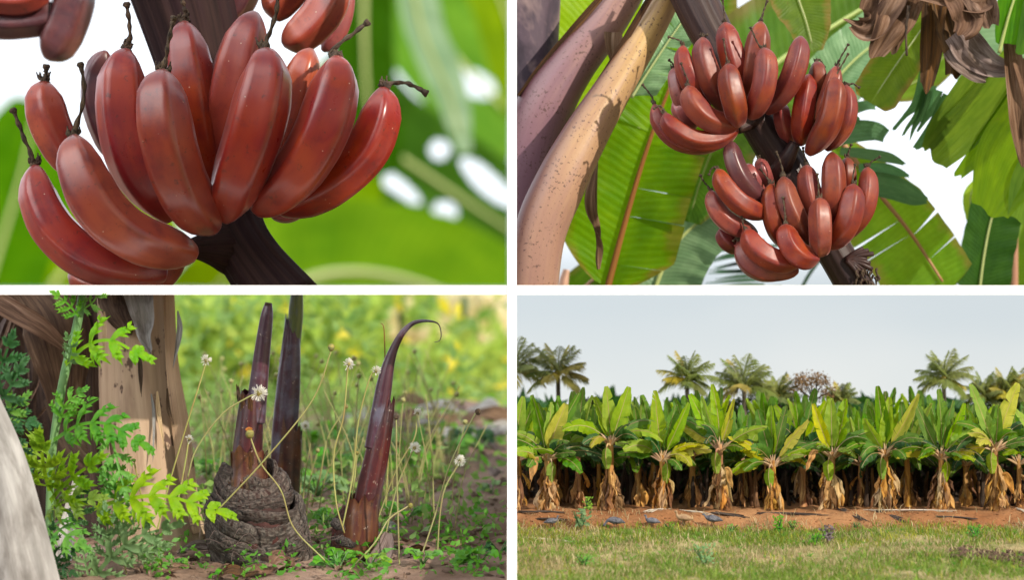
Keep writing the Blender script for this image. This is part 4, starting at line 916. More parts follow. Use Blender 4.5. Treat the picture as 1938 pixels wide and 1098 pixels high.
# ---------- flowering weeds: thin stems with fluffy seed heads
M['stem_g'] = fibre_mat('weed_stem', [(.22, .26, .07), (.36, .36, .14), (.26, .18, .07)], 4, 3, .6, .2, .001)
M['fluff'] = NT('seed_fluff').bsdf((.80, .78, .70), .9, spec=.1, trans=.4)
M['bud'] = fibre_mat('flower_bud', [(.16, .17, .05), (.32, .24, .05), (.10, .12, .04)], 4, 6, .7, .4, .002)
M['petal'] = NT('orange_floret').bsdf((.55, .22, .05), .7, trans=.3)
def flower(label, head, stem, kind, r, Y=6.1, seed=0, wd=1.5):
    q = random.Random(seed)
    c = pxs([head] + stem, Y)
    t = thing('wild_flower', label, 'wild flower', c[-1])
    k = PX(Y)
    mesh1(sweep(c, [wd * k * .8] + [wd * k] * (len(c) - 1), 40, 7), 'stem', M['stem_g'], t, 'BL')
    h = c[0]; up = unit(c[0] - c[1])
    mesh1(lump(h, r * k * (.42 if kind in ('puff', 'star') else .95), 9, 12, .18, seed, (1, 1, 1.1)), 'bud', M['bud' if kind != 'dark' else 'remnant'], t, 'BL')
    if kind in ('puff', 'star'):
        b = MB()
        for i in range(150 if kind == 'puff' else 60):
            d = unit(np.array([q.gauss(0, 1), q.gauss(0, 1), q.gauss(0, 1)]) + up * (.3 if kind == 'puff' else .7))
            e = h + d * r * k * q.uniform(.8, 1.25)
            s_ = unit(np.cross(d, (0.2, .9, .3))) * r * k * (.05 if kind == 'puff' else .09)
            b.add((np.array([h + d * r * k * .25 - s_ * .3, h + d * r * k * .25 + s_ * .3, e + s_, e - s_]), [(0, 1, 2, 3)], np.zeros((4, 2))))
        o = b.build('seed_hairs', M['fluff'], t, 'BL', smooth=False); o['kind'] = 'stuff'
    if kind == 'orange':
        b = MB()
        for i in range(14):
            a = i * .449; d = np.array((math.cos(a), -.4, math.sin(a) * .6)); d = unit(d * .8 + up * .8)
            b.add(ribbon([h + up * r * k * .4, h + up * r * k * .6 + d * r * k * 1.0], [r * k * .4, r * k * .3], n=3, m=3))
        b.build('florets', M['petal'], t, 'BL')
    return t
for i, a in enumerate([
 ('white star-shaped seed head on the leftmost thin stem in front of the tan stem', (390, 683), [(386, 700), (355, 800), (325, 900), (296, 1010)], 'star', 12, 6.12),
 ('large fluffy round seed ball in front of the cut spear', (490, 745), [(470, 752), (420, 785), (372, 850), (355, 905)], 'puff', 17, 6.08),
 ('tall yellow bud on a long bent stem crossing in front of the corm', (627, 658), [(624, 672), (590, 760), (500, 872), (404, 975)], 'bud', 8, 6.04),
 ('white seed head on an upright stem left of the hooked shoot', (660, 690), [(657, 710), (650, 790), (632, 860), (636, 950), (652, 1010)], 'star', 12, 6.12),
 ('small white seed head touching the left side of the hooked shoot', (712, 703), [(700, 716), (678, 800), (668, 900), (648, 1000)], 'star', 11, 6.13),
 ('orange flower head in front of the red sheath of the cut shoot', (473, 822), [(476, 834), (495, 880), (532, 930), (556, 1000), (615, 1062)], 'orange', 10, 6.05),
 ('dark dried seed head on the tall stem furthest right', (905, 780), [(898, 786), (852, 880), (822, 980), (785, 1090)], 'dark', 7, 6.14),
 ('fluffy white seed head right of the hooked shoot at mid height', (785, 848), [(780, 856), (752, 920), (735, 990), (725, 1040)], 'puff', 12, 6.2),
 ('fluffy white seed head low at the right above the soil', (870, 873), [(866, 882), (842, 925), (832, 980), (828, 1050)], 'puff', 12, 6.25),
 ('green closed bud on a branching stem at bottom centre', (777, 958), [(768, 962), (735, 985), (708, 1030), (650, 1092)], 'bud', 6, 6.05),
 ('small dark bud on a straight upright stem right of the hooked shoot', (750, 790), [(750, 797), (751, 900), (754, 1000), (757, 1110)], 'dark', 6, 6.1),
 ('pale drooping bud on a stem leaning left behind the hooked shoot', (790, 782), [(788, 792), (784, 830), (750, 890), (716, 980)], 'star', 9, 6.35),
 ('white seed head half hidden low behind the tan stem edge', (358, 832), [(356, 842), (350, 880), (335, 960)], 'star', 9, 6.18),
 ('small bud on a thin stem leaning in front of the lower tan stem', (254, 872), [(256, 885), (272, 960), (290, 1030), (318, 1110)], 'bud', 4, 6.0),
 ('blurred white seed head between the two dark spears and the hooked shoot', (578, 806), [(580, 816), (590, 880), (588, 940), (584, 990)], 'puff', 10, 6.9),
 ('small yellow bud on a short stem beside the hooked shoot', (676, 858), [(674, 866), (672, 900), (664, 960)], 'bud', 4, 6.2),
 ('thin stem with a tiny bud leaning right of the blurred seed head', (655, 770), [(650, 780), (620, 830), (606, 900), (590, 960)], 'bud', 5, 6.6),
 ('blurred bud on a stem beneath the hooked tip', (726, 800), [(730, 815), (735, 850), (730, 960)], 'bud', 4, 6.45),
 ('brown spent flower head on a short stem at the bottom left', (220, 982), [(222, 996), (232, 1050), (244, 1110)], 'dark', 6, 6.02),
]):
    flower(*a[:4], a[4] * .86, Y=a[5], seed=500 + i)

# ---------- leafy weed with deeply cut leaves at the left
def cut_leaf(c, width, Nh, seed, npair=7, droop=.25, second=True):
    """pinnately cut leaf: rachis with lobe pairs that are toothed themselves; one mesh"""
    q = random.Random(seed)
    s = spline(c, 60); T = tangents(s); Nh = np.array(Nh, float)
    S = unit(np.cross(T, Nh)); Nn = np.cross(S, T)
    b = MB(); L_ = np.linalg.norm(np.diff(s, axis=0), axis=1).sum()
    b.add(ribbon(s[::6], np.linspace(width * .10, width * .05, 10), Nh, n=24, m=3, cup=.3))
    def lobe(p, d, n_, ln, wd, depth):
        side = unit(np.cross(d, n_))
        m = [p, p + d * ln * .45 + n_ * ln * .06, p + d * ln - n_ * ln * droop]
        b.add(ribbon(m, [wd * .45, wd * .95, wd * .03], n_, n=9, m=5, cup=.25, crumple=.06, seed=q.randrange(9999)))
        if depth:
            for f_ in (.3, .52, .74):
                for sg in (-1, 1):
                    dd = unit(d * .75 + side * sg * .75)
                    lobe(p + d * ln * f_ + n_ * ln * .03, dd, n_, ln * (.46 - .25 * f_) * q.uniform(.6, 1.2), wd * .5, depth - 1)
    npair = max(4, npair - 2)
    for i in range(npair):
        u = .18 + .78 * i / (npair - 1)
        k = int(u * 59)
        for sg in (-1, 1):
            d = unit(T[k] * (.55 + .3 * u) + S[k] * sg * .85 + Nn[k] * q.uniform(-.1, .2))
            lobe(s[k], d, Nn[k], width * .62 * math.sin(math.pi * (.22 + .68 * u)) * q.uniform(.85, 1.15), width * .165, 1 if second else 0)
    lobe(s[-1], T[-1], Nn[-1], width * .38, width * .16, 1)
    v = np.concatenate(b.v); uv = np.concatenate(b.uv)
    return v, b.f, uv
def weedmat(name, c1, c2, tr, tc_):
    g = NT(name)
    t_ = g.n('ShaderNodeTexCoord')
    n1 = g.noise(g.mapv(t_.outputs['Object'], (1, 1, 1), g.loc_rand()), 40, 4)
    n2 = g.noise(t_.outputs['Object'], 9, 3)
    col = g.mix(g.rng(g.math('ADD', g.math('MULTIPLY', n1, .5), g.math('MULTIPLY', n2, .5)), .4, .6), c1, c2)
    col = g.rand_shift(col, .012, .1, .2)
    return g.bsdf(col, .5, g.bump(n1, .3, .002), spec=.35, trans=tr, tcol=g.mix(.5, col, tc_))
M['weed'] = weedmat('weed_leaf', (.075, .28, .030), (.15, .38, .036), .45, (.24, .56, .03))
M['weed_y'] = weedmat('weed_leaf_yellowish', (.15, .34, .020), (.27, .45, .025), .5, (.42, .66, .02))
M['weed_b'] = weedmat('weed_bank_light', (.24, .38, .07), (.42, .50, .11), .45, (.50, .62, .10))
M['weed_c'] = weedmat('weed_bank_green', (.13, .28, .06), (.24, .38, .08), .45, (.30, .50, .07))
M['weed_p'] = weedmat('weed_leaf_pale', (.14, .28, .10), (.23, .38, .15), .4, (.22, .42, .13))
M['weed_d'] = weedmat('weed_leaf_dark', (.018, .085, .022), (.04, .14, .035), .35, (.08, .26, .03))
wd = thing('weed', 'tall green weed with deeply cut feathery leaves before the tan stem', 'weed', P(100, 1060, 6.05))
mesh1(sweep(pxs([(162, 520, 6.06), (145, 620, 6.06), (124, 700, 6.05), (108, 790, 6.05), (96, 900, 6.05), (92, 1110, 6.05)]), [x * Q for x in (7, 8, 8, 7.5, 7, 7)], 50, 14, lambda th, u: 1 + .06 * np.sin(6 * th)), 'stem', M['weed_p'], wd, 'BL')
for i, (c, w_, Nh, mt, npair) in enumerate([
 ([(124, 690, 6.04), (165, 655, 6.0), (210, 645, 5.97), (258, 668, 5.96)], 105, (.1, -.9, .5), 'weed_y', 6),
 ([(128, 690, 6.04), (135, 660, 6.0), (128, 640, 5.98)], 40, (0, -1, .3), 'weed_p', 4),
 ([(150, 600, 6.05), (128, 575, 6.02), (108, 560, 6.0)], 50, (0, -1, .3), 'weed', 4),
 ([(150, 590, 6.05), (178, 570, 6.02), (192, 540, 6.0)], 46, (0, -1, .3), 'weed', 4),
 ([(102, 835, 6.04), (150, 806, 6.0), (205, 804, 5.97), (262, 838, 5.96)], 100, (.1, -.8, .6), 'weed', 8),
 ([(205, 812, 6.0), (216, 850, 5.98), (228, 900, 5.97), (236, 930, 5.97)], 66, (.3, -1, .2), 'weed', 6),
 ([(112, 800, 6.04), (125, 765, 6.03), (150, 745, 6.03)], 60, (0, -1, .4), 'weed', 5),
 ([(96, 880, 6.0), (70, 860, 5.93), (45, 850, 5.9)], 90, (0, -1, .4), 'weed_y', 5),
 ([(96, 930, 6.0), (84, 890, 5.9), (78, 845, 5.86)], 110, (0, -1, .3), 'weed_y', 5),
 ([(96, 950, 6.0), (125, 915, 5.92), (172, 880, 5.88)], 110, (.2, -1, .4), 'weed_y', 5),
 ([(96, 960, 6.0), (130, 950, 5.92), (175, 945, 5.9)], 90, (.1, -1, .5), 'weed_y', 5),
 ([(96, 990, 6.0), (120, 1010, 5.95), (150, 1030, 5.93)], 80, (.1, -1, .5), 'weed', 5),
 ([(150, 975, 6.03), (225, 950, 5.98), (310, 940, 5.95), (408, 968, 5.94)], 118, (.05, -.85, .6), 'weed_y', 9),
 ([(220, 955, 6.0), (218, 920, 6.0), (212, 888, 6.0)], 70, (.1, -1, .2), 'weed', 5),
 ([(130, 1000, 6.0), (150, 970, 6.0), (160, 930, 5.98)], 60, (.1, -1, .2), 'weed_d', 5),
]):
    mesh1(cut_leaf(pxs(c), w_ * Q, Nh, 700 + i, npair), 'leaf', M[mt], wd, 'BL')
w2 = thing('weed', 'pale grey green weed with finely cut leaves at the bottom beside the stem foot', 'weed', P(170, 1110, 6.02))
for i, (c, w_, mt) in enumerate([([(165, 1110, 6.0), (205, 1062, 5.98), (255, 1020, 5.96), (318, 1000, 5.96)], 90, 'weed_p'), ([(200, 1070, 6.0), (205, 1020, 5.98), (200, 970, 5.98)], 60, 'weed_p'), ([(230, 1040, 6.0), (270, 1040, 5.98), (310, 1034, 5.96)], 60, 'weed_p'), ([(240, 1030, 6.0), (236, 985, 5.99), (228, 950, 5.98)], 54, 'weed_p'), ([(170, 1105, 6.0), (160, 1060, 5.98), (156, 1030, 5.98)], 50, 'weed_p')]):
    mesh1(cut_leaf(pxs(c), w_ * Q, (.1, -1, .3), 740 + i, 7), 'leaf', M[mt], w2, 'BL')
w3 = thing('weed', 'dark green weed leaves crossing the left edge above the pale sheath', 'weed', P(-10, 900, 5.9))
for i, (c, w_, mt) in enumerate([([(-30, 760, 5.9), (0, 700, 5.88), (18, 650, 5.86)], 80, 'weed_d'), ([(-20, 780, 5.9), (15, 740, 5.87), (38, 700, 5.86)], 80, 'weed_d'), ([(-20, 800, 5.9), (20, 790, 5.88), (55, 800, 5.87)], 70, 'weed_d'), ([(10, 830, 5.9), (30, 860, 5.88), (36, 900, 5.87)], 60, 'weed_d'), ([(-20, 830, 5.9), (10, 790, 5.88), (40, 760, 5.87)], 70, 'weed')]):
    mesh1(cut_leaf(pxs(c), w_ * Q, (.1, -1, .3), 760 + i, 5), 'leaf', M[mt], w3, 'BL')
w4 = thing('weed', 'small dark green weed at the foot of the narrow pale leaf strip', 'weed', P(110, 1110, 6.0))
for i, (c, w_) in enumerate([([(100, 1080, 6), (115, 1050, 5.97), (138, 1044, 5.96)], 50), ([(95, 1090, 6), (115, 1075, 5.97), (135, 1085, 5.96)], 44), ([(90, 1070, 6), (98, 1030, 5.97), (100, 1000, 5.96)], 40)]):
    mesh1(cut_leaf(pxs(c), w_ * Q, (.1, -1, .4), 770 + i, 4), 'leaf', M['weed_d'], w4, 'BL')

# ---------- small broad-leaved seedlings on the floor
def seedling(label, px, py, Y, size, n, mt, seed, up_=.5):
    q = random.Random(seed)
    k = PX(Y); base = P(px, py, Y)
    t = thing('seedling', label, 'seedling', base, group='small weeds on the plantation floor')
    for i in range(n):
        a = q.uniform(0, 6.28); r = size * q.uniform(.5, 1.0) * k; h = size * q.uniform(.15, 1.0) * up_ * k
        e = base + np.array((math.cos(a) * r, math.sin(a) * r * .8 - .02, h))
        m_ = base * .45 + e * .55 + np.array((0, 0, h * .5 + size * .12 * k))
        v = leaf([base * .3 + m_ * .7, (m_ + e) / 2 + np.array((0, 0, size * .05 * k)), e], size * .20 * k * q.uniform(.8, 1.3), (0, -.55, .85), fold=.25, n=14, mv=4, seed=i, base=.3, tip=.7, wave=.15, droop=.1)
        mesh1(v, 'leaf', M[mt], t, 'BL')
        mesh1(sweep([base, m_, e * .4 + m_ * .6], [1.3 * k, 1.0 * k, .7 * k], 10, 5), 'leaf_stem', M['weed_p'], t, 'BL')
    return t
for i, (px, py, Y, sz, n, mt, lb) in enumerate([
 (425, 1098, 6.05, 42, 6, 'weed', 'bright seedling right in front of the scaly corm foot'),
 (640, 1080, 6.1, 60, 8, 'weed', 'seedling with toothed leaves left of the leaning shoot foot'),
 (700, 1075, 6.08, 46, 7, 'weed_y', 'yellow green seedling in front of the leaning shoot foot'),
 (770, 985, 6.5, 52, 9, 'weed', 'seedling on the soil just right of the leaning shoot'),
 (800, 1070, 6.1, 46, 7, 'weed', 'seedling at the bottom right of the leaning shoot'),
 (905, 1075, 6.15, 60, 10, 'weed', 'large leafy seedling in the bottom right corner'),
 (945, 1050, 6.3, 44, 8, 'weed_d', 'dark seedling at the right edge near the bottom corner'),
 (930, 935, 6.9, 40, 8, 'weed_p', 'pale bluish seedling at the right edge on bare soil'),
 (870, 1060, 6.2, 30, 6, 'weed', 'small seedling left of the corner seedling'),
 (620, 1000, 6.45, 60, 10, 'weed', 'seedling between the corm and the leaning shoot'),
 (600, 940, 6.7, 70, 12, 'weed_p', 'pale seedling behind the right side of the corm'),
 (560, 930, 6.8, 60, 10, 'weed', 'seedling hidden behind the scaly corm'),
 (650, 900, 7.0, 80, 12, 'weed', 'blurred seedling behind the leaning shoot sheath'),
 (760, 880, 7.3, 60, 10, 'weed', 'blurred seedling on the soil right of the red sheath'),
 (840, 860, 7.5, 70, 12, 'weed', 'blurred seedling among the dry leaf litter'),
 (900, 850, 7.6, 60, 12, 'weed_d', 'blurred dark seedling by the litter at right'),
 (700, 860, 7.4, 80, 12, 'weed_p', 'blurred pale seedling behind the red sheath'),
 (590, 860, 7.5, 90, 14, 'weed', 'blurred seedling behind the second shoot'),
 (370, 960, 6.6, 50, 9, 'weed', 'seedling between the tan stem and the corm'),
 (395, 900, 7.0, 60, 10, 'weed', 'blurred seedling just right of the tan stem'),
 (340, 1080, 6.15, 44, 7, 'weed', 'seedling at the foot of the tan stem near the bottom edge'),
]):
    seedling(lb, px, py, Y, sz, n, mt, 800 + i)

# ---------- dry litter on the soil
def litter(label, px, py, Y, ln, wd_, ang, mt, seed):
    k = PX(Y); q = random.Random(seed)
    b = P(px, py, Y); a = R(ang); d = np.array((math.cos(a), math.sin(a) * .9, 0)) * ln * .5 * k
    lift = np.array((0, 0, 6 * k))
    c = [b - d + lift * .3, b - d * .3 + lift * q.uniform(1, 3), b + d * .4 + lift * q.uniform(.5, 2), b + d + lift * q.uniform(.2, 2.5)]
    o = mesh1(ribbon(c, [wd_ * .4 * k, wd_ * k, wd_ * .9 * k, wd_ * .2 * k], (0, -.6, 1), n=30, m=10, crumple=.3, seed=seed, cup=q.uniform(-.6, .6)), 'dry_leaf', M[mt], None, 'BL')
    tag(o, label, 'dry leaf', 'dry leaf litter on the soil')
for i, (px, py, Y, ln, wd_, an, mt, lb) in enumerate([
 (535, 1070, 6.02, 60, 46, 60, 'dry', 'curled brown dead leaf propped against the scaly corm'),
 (490, 1085, 6.0, 70, 30, 10, 'dry', 'brown dead leaf lying flat at the front of the corm'),
 (742, 1008, 6.5, 44, 26, 5, 'sheath_pale', 'whitish leaf scrap beside the leaning shoot foot'),
 (800, 840, 7.8, 140, 30, 10, 'dry_grey', 'long grey dead leaf in the litter behind the soil'),
 (870, 830, 7.9, 150, 40, -15, 'sheath_pale', 'pale dead leaf in the litter near the right'),
 (930, 800, 8.0, 120, 50, 20, 'dry', 'brown dead leaf at the right edge of the litter'),
 (820, 800, 8.2, 120, 40, 35, 'dry', 'brown dead leaf in the middle of the far litter'),
 (880, 775, 8.4, 160, 40, 5, 'dry_grey', 'grey dead leaf topmost in the far litter'),
 (940, 900, 7.2, 90, 26, 80, 'dry_grey', 'narrow grey dead leaf standing at the right edge'),
 (925, 925, 7.1, 70, 18, -60, 'dry_grey', 'thin grey dead strip leaning by the right edge'),
 (760, 870, 7.6, 90, 30, 10, 'dry', 'brown dead leaf just right of the red sheath'),
 (700, 790, 8.3, 110, 40, 0, 'sheath_pale', 'pale dead leaf blurred behind the hooked shoot'),
 (840, 930, 7.1, 60, 14, 15, 'dry', 'small brown leaf scrap on the bare soil'),
 (790, 1050, 6.2, 50, 18, 20, 'dry_dark', 'small dark leaf scrap at bottom right of the leaning shoot'),
 (860, 1040, 6.3, 46, 16, -20, 'dry', 'brown leaf scrap on the soil near the corner seedling'),
 (950, 830, 7.9, 100, 44, 40, 'sheath_pale', 'pale dead leaf cropped by the right edge'),
 (380, 1050, 6.25, 90, 24, 20, 'dry_grey', 'grey dead leaf between the tan stem and the corm'),
 (450, 1098, 5.95, 80, 24, -10, 'dry_dark', 'dark dead leaf at the bottom edge before the corm'),
 (610, 915, 6.9, 60, 24, 10, 'dry_grey', 'grey leaf scrap behind the corm at right'),
]):
    litter(lb, px, py, Y, ln, wd_, an, mt, 900 + i)
b = MB()
for k in range(420):    # crumbs of litter and soil clods
    Y = rng.uniform(5.95, 8.2); x = -rng.uniform(.02, 1.15) * Y / 6.2
    b.add(lump((x, Y, float(gz(x, Y)) + .002), rng.uniform(.003, .011), 5, 7, .4, k, (1.2, 1, .6)))
o = b.build('soil_crumbs', M['soil'], None, 'BL'); tag(o, 'loose soil clods and crumbs on the plantation floor', kind='stuff')
b = MB()
for k in range(120):
    x = rng.uniform(370, 620); y = rng.uniform(985, 1098); Y = rng.uniform(6.05, 6.3)
    s0 = P(x, y, Y); a = rng.uniform(-1, 1)
    b.add(ribbon([s0, s0 + np.array((a, rng.uniform(-.5, .2), rng.uniform(-.2, .8))) * rng.uniform(8, 26) * Q, s0 + np.array((a * 1.7, -.3, rng.uniform(-.6, .6))) * rng.uniform(14, 40) * Q], [.8 * Q, 1.4 * Q, .5 * Q], n=7, m=3))
o = b.build('fibre_litter', M['dry_grey'], None, 'BL'); tag(o, 'tangle of dry grey plant fibres around the shoot feet', kind='stuff')

# ---------- blurred undergrowth behind
def cloud_leaves(n, xr, yr, zt, size, seed, dens=None, spread=.9, upright=.5):
    """many small pointed leaves in a bank of undergrowth; zt(x,Y) gives its top"""
    q = np.random.default_rng(seed)
    Y = q.uniform(yr[0], yr[1], n); x = q.uniform(xr[0], xr[1], n) * Y / 6.2
    g0 = gz(x, Y); top = zt(x, Y)
    z = g0 + (top - g0) * q.uniform(0, 1, n) ** .8
    keep = z < -.004
    if dens is not None: keep &= q.uniform(0, 1, n) < dens(x / Y * F + 969, 549 - z / Y * F)
    x, Y, z = x[keep], Y[keep], z[keep]; n = len(x)
    c = np.stack([x, Y, z], 1)
    d = unit(np.stack([q.normal(0, 1, n), q.normal(0, .7, n), q.normal(upright, .8, n)], 1))
    s_ = unit(np.cross(d, q.normal(0, 1, (n, 3))))
    ln = size * q.uniform(.5, 1.5, n)[:, None]
    a = c - d * ln * .5; e = c + d * ln * .5; w_ = s_ * ln * .22
    v = np.stack([a, c + w_, e, c - w_], 1).reshape(-1, 3)
    v[:, 2] = np.minimum(v[:, 2], -.002); v[:, 0] = np.minimum(v[:, 0], -.003)
    f = np.arange(n * 4).reshape(n, 4)
    uv = np.tile(np.array([[0, .5], [.5, 1], [1, .5], [.5, 0]]), (n, 1))
    return v, [tuple(r) for r in f.tolist()], uv
top = lambda x, Y: np.full_like(x, .02) * 0 + .012
def dens_main(px, py):
    d = np.ones_like(px)
    d *= 1 - .97 * ((px > 720) & (py < 660)) * (np.sin(px * .045) * np.sin(py * .05 + px * .02) > -.6)
    d *= 1 - .5 * np.clip((py - 760) / 40, 0, 1) * (px > 640)
    return d
for nm, lb, n, xr, yr, sz, mt, sd in [
 ('undergrowth', 'bank of blurred light green weeds behind the shoots', 5200, (-1.10, -.005), (10.0, 12.4), .10, 'weed_b', 1),
 ('undergrowth', 'blurred deeper green weeds mixed into the bank behind the shoots', 3600, (-1.10, -.005), (10.4, 12.8), .10, 'weed_c', 2),
 ('undergrowth', 'blurred pale green weeds nearest behind the shoots', 900, (-1.0, -.05), (8.4, 9.8), .05, 'weed_c', 3),
]:
    o = mesh1(cloud_leaves(n, xr, yr, top, sz, sd, dens_main), nm, M[mt], None, None, smooth=False); tag(o, lb, kind='stuff')
M['yellow_patch'] = weedmat('yellow_flowers', (.62, .52, .03), (.75, .62, .10), .4, (.8, .7, .05))
M['sunlit'] = weedmat('sunlight_tinted_leaves', (.78, .70, .30), (.88, .84, .55), .4, (.85, .8, .45))  # pale colour carries the bright sunlight on the far leaves
o = mesh1(cloud_leaves(230, (-.70, -.01), (9.4, 10.6), lambda x, Y: np.full_like(x, -.02), .06, 5, lambda px, py: np.clip(np.sin(px * .06) + .2, 0, 1)), 'undergrowth', M['yellow_patch'], None, None, smooth=False); tag(o, 'yellow blurred blossoms in the bank behind the shoots', kind='stuff')
o = mesh1(cloud_leaves(1500, (-.40, -.01), (13.0, 15.0), lambda x, Y: np.full_like(x, .01), .17, 6), 'undergrowth', M['sunlit'], None, None, smooth=False); tag(o, 'growth far behind the hooked shoot, coloured pale for the bright sunlight', kind='stuff')
for k in range(7):
    x = (430, 520, 605, 680, 760, 815, 880)[k]; Y = 10 + k * .2
    o = mesh1(sweep(pxs([(x, 560), (x + rng.uniform(-15, 15), 660), (x + rng.uniform(-20, 20), 800)], Y), [rng.uniform(3, 6) * PX(Y)] * 3, 14, 8), 'sapling_stem', M['weed_d'], None, 'BL')
    tag(o, 'thin blurred green stem standing in the weed bank behind the shoots', 'plant stem', 'thin stems in the blurred weed bank')

def low_cover(n, seed, yr, hmax, size, mt, label, xr, dens):
    q = np.random.default_rng(seed)
    Y = q.uniform(yr[0], yr[1], n); x = q.uniform(xr[0], xr[1], n) * Y / 6.2
    keep = q.uniform(0, 1, n) < dens(x / Y * F + 969, Y)
    x, Y = x[keep], Y[keep]; n = len(x)
    z = gz(x, Y) + hmax * q.uniform(0, 1, n) ** 1.6
    d = unit(np.stack([q.normal(0, 1, n), q.normal(0, 1, n), q.normal(.5, .5, n)], 1)); s_ = unit(np.cross(d, q.normal(0, 1, (n, 3))))
    c = np.stack([x, Y, z], 1); ln = size * q.uniform(.5, 1.4, n)[:, None]
    v = np.stack([c - d * ln * .5, c + s_ * ln * .24 - d * ln * .05, c + d * ln * .5, c - s_ * ln * .24 - d * ln * .05], 1).reshape(-1, 3)
    o = mesh1((v, [tuple(r) for r in np.arange(n * 4).reshape(n, 4).tolist()], np.tile(np.array([[0, .5], [.5, 1], [1, .5], [.5, 0]]), (n, 1))), 'ground_cover', M[mt], None, 'BL', smooth=False)
    tag(o, label, kind='stuff')
pat = lambda px, Y: np.clip(.5 + .6 * np.sin(px * .031 + Y * 5) * np.sin(Y * 4.3 + px * .013), 0, 1)
low_cover(9500, 1, (6.35, 9.6), .11, .026, 'weed_c', 'low green weeds carpeting the soil between and behind the shoots', (-.80, -.01), lambda px, Y: np.clip(pat(px, Y) + .15, 0, 1) * np.where((px > 700) & (Y < 7.2), .35, np.where((px > 740) & (Y < 8.7), .22, 1)))
low_cover(2600, 2, (7.2, 8.8), .07, .034, 'weed', 'darker low weeds among the dry litter at the right', (-.30, -.005), lambda px, Y: np.clip(pat(px, Y) - .3, 0, 1))
low_cover(4200, 3, (5.93, 6.7), .055, .018, 'weed', 'fine green leaves around the feet of the shoots', (-.80, -.02), lambda px, Y: np.clip(pat(px * 1.7, Y) - .15, 0, 1))
b = MB()
for k in range(170):
    px = rng.uniform(385, 860); Y = rng.uniform(6.5, 7.8); x = (px - 969) / F * Y; z0 = float(gz(x, Y)); h = rng.uniform(.12, .34)
    h = min(h, -z0 - .02); a = rng.uniform(-.35, .35)
    p0 = np.array((x, Y, z0))
    b.add(sweep([p0, p0 + np.array((a * h * .3, 0, h * .55)), p0 + np.array((a * h, 0, h))], [.0016, .0014, .0009], 10, 5))
    if k % 3 == 0: b.add(lump(p0 + np.array((a * h, 0, h)), .006, 6, 8, .3, k))
o = b.build('grass_stems', M['stem_g'], None, 'BL'); tag(o, 'thin blurred pale grass stems behind the shoots', kind='stuff')

b = MB()
for k in range(330):
    Y = rng.uniform(5.97, 8.4); x = -rng.uniform(.01, .98) * Y / 6.2; z = float(gz(x, Y)) + .003
    a = rng.uniform(0, 6.28); l_ = rng.uniform(.006, .03); d = np.array((math.cos(a), math.sin(a), rng.uniform(-.1, .4)))
    b.add(ribbon([np.array((x, Y, z)) - d * l_, np.array((x, Y, z + .004)), np.array((x, Y, z)) + d * l_], [l_ * .3, l_ * rng.uniform(.3, .9), l_ * .1], (0, -.3, 1), n=7, m=4, crumple=.4, seed=k, cup=rng.uniform(-.6, .6)))
o = b.build('leaf_scraps', M['dry'], None, 'BL'); tag(o, 'small brown leaf scraps strewn over the plantation soil', kind='stuff')

for k in range(9):     # dry fibres peeling off the tan stem
    x0 = 196 + k * 17 + rng.uniform(-6, 6); y0 = rng.uniform(570, 880)
    mesh1(ribbon(pxs([(x0, y0, 6.345), (x0 + rng.uniform(-5, 6), y0 + 40, 6.335), (x0 + rng.uniform(-10, 14), y0 + rng.uniform(70, 130), 6.32)]), [3 * pxw, rng.uniform(6, 13) * pxw, 2 * pxw], n=24, m=5, crumple=.4, seed=k, cup=.5, ragged=.1), 'peeling_fibre', M[('bark_tan', 'sheath_brown', 'sheath_pale')[k % 3]], tk, 'BL')

q_ = random.Random(5)
for k in range(26):
    litter('blurred pale dead leaf in the litter heap behind the bare soil', q_.uniform(740, 965), q_.uniform(770, 880), q_.uniform(7.5, 8.3), q_.uniform(60, 130), q_.uniform(16, 40), q_.uniform(-60, 60), q_.choice(['sheath_pale', 'dry_grey', 'dry', 'sheath_pale']), 980 + k)
# ------------------------------------------------------------------ lower right scene: banana plantation edge
YR = 6.2; U = PX(YR)              # one photograph pixel at the front row, in metres
ZB = (549 - 966) / F * YR         # foot of the front row
def fz(x, Y):
    Y = np.asarray(Y, float); x = np.asarray(x, float)
    wob = .012 * np.sin(x * 9) + .008 * np.sin(x * 23 + 1)
    Yb = Y + wob * np.clip((6.17 - np.abs(Y - 6.10)) / 6, 0, 1)
    z = np.interp(Yb, [4.5, 5.0, 5.66, 6.065, 6.09, 6.125, 6.155, 6.18, 6.9, 7.6, 12, 60, 400],
                  [-.66, -.645, -.578, -.5135, -.505, -.488, -.481, ZB, ZB, ZB - .03, ZB - .33, -4.4, -30])
    return z + .0022 * np.sin(x * 31 + Y * 17) + .0018 * np.sin(x * 77 - Y * 59) + .001 * np.sin(x * 190 + Y * 150)
g = NT('field_earth')
tc = g.n('ShaderNodeTexCoord'); ob = tc.outputs['UV']
sx = g.n('ShaderNodeSeparateXYZ'); g.l(ob, sx.inputs[0])
a = g.noise(ob, 5, 6, .6); b = g.noise(ob, 60, 6, .7); c = g.noise(g.mapv(ob, (1.2, 6, 1)), 3.0, 5, .6); d = g.noise(ob, 190, 4, .7)
red = g.mix(g.rng(a, .35, .65), (.25, .105, .042), (.36, .185, .085))
red = g.mix(g.rng(b, .5, .75, 0, .7), red, (.11, .055, .028))
grs = g.mix(g.rng(c, .40, .62), (.14, .17, .04), (.40, .32, .17))
grs = g.mix(g.rng(g.noise(g.mapv(ob, (.8, 5, 1)), 4.1, 4, .6), .60, .72, 0, .8), grs, (.15, .085, .06))
grs = g.mix(g.rng(d, .5, .8, 0, .6), grs, (.05, .055, .015))
edge = g.rng(g.math('ADD', sx.outputs[1], g.math('MULTIPLY', g.math('SUBTRACT', b, .5), .06)), 6.055, 6.075)
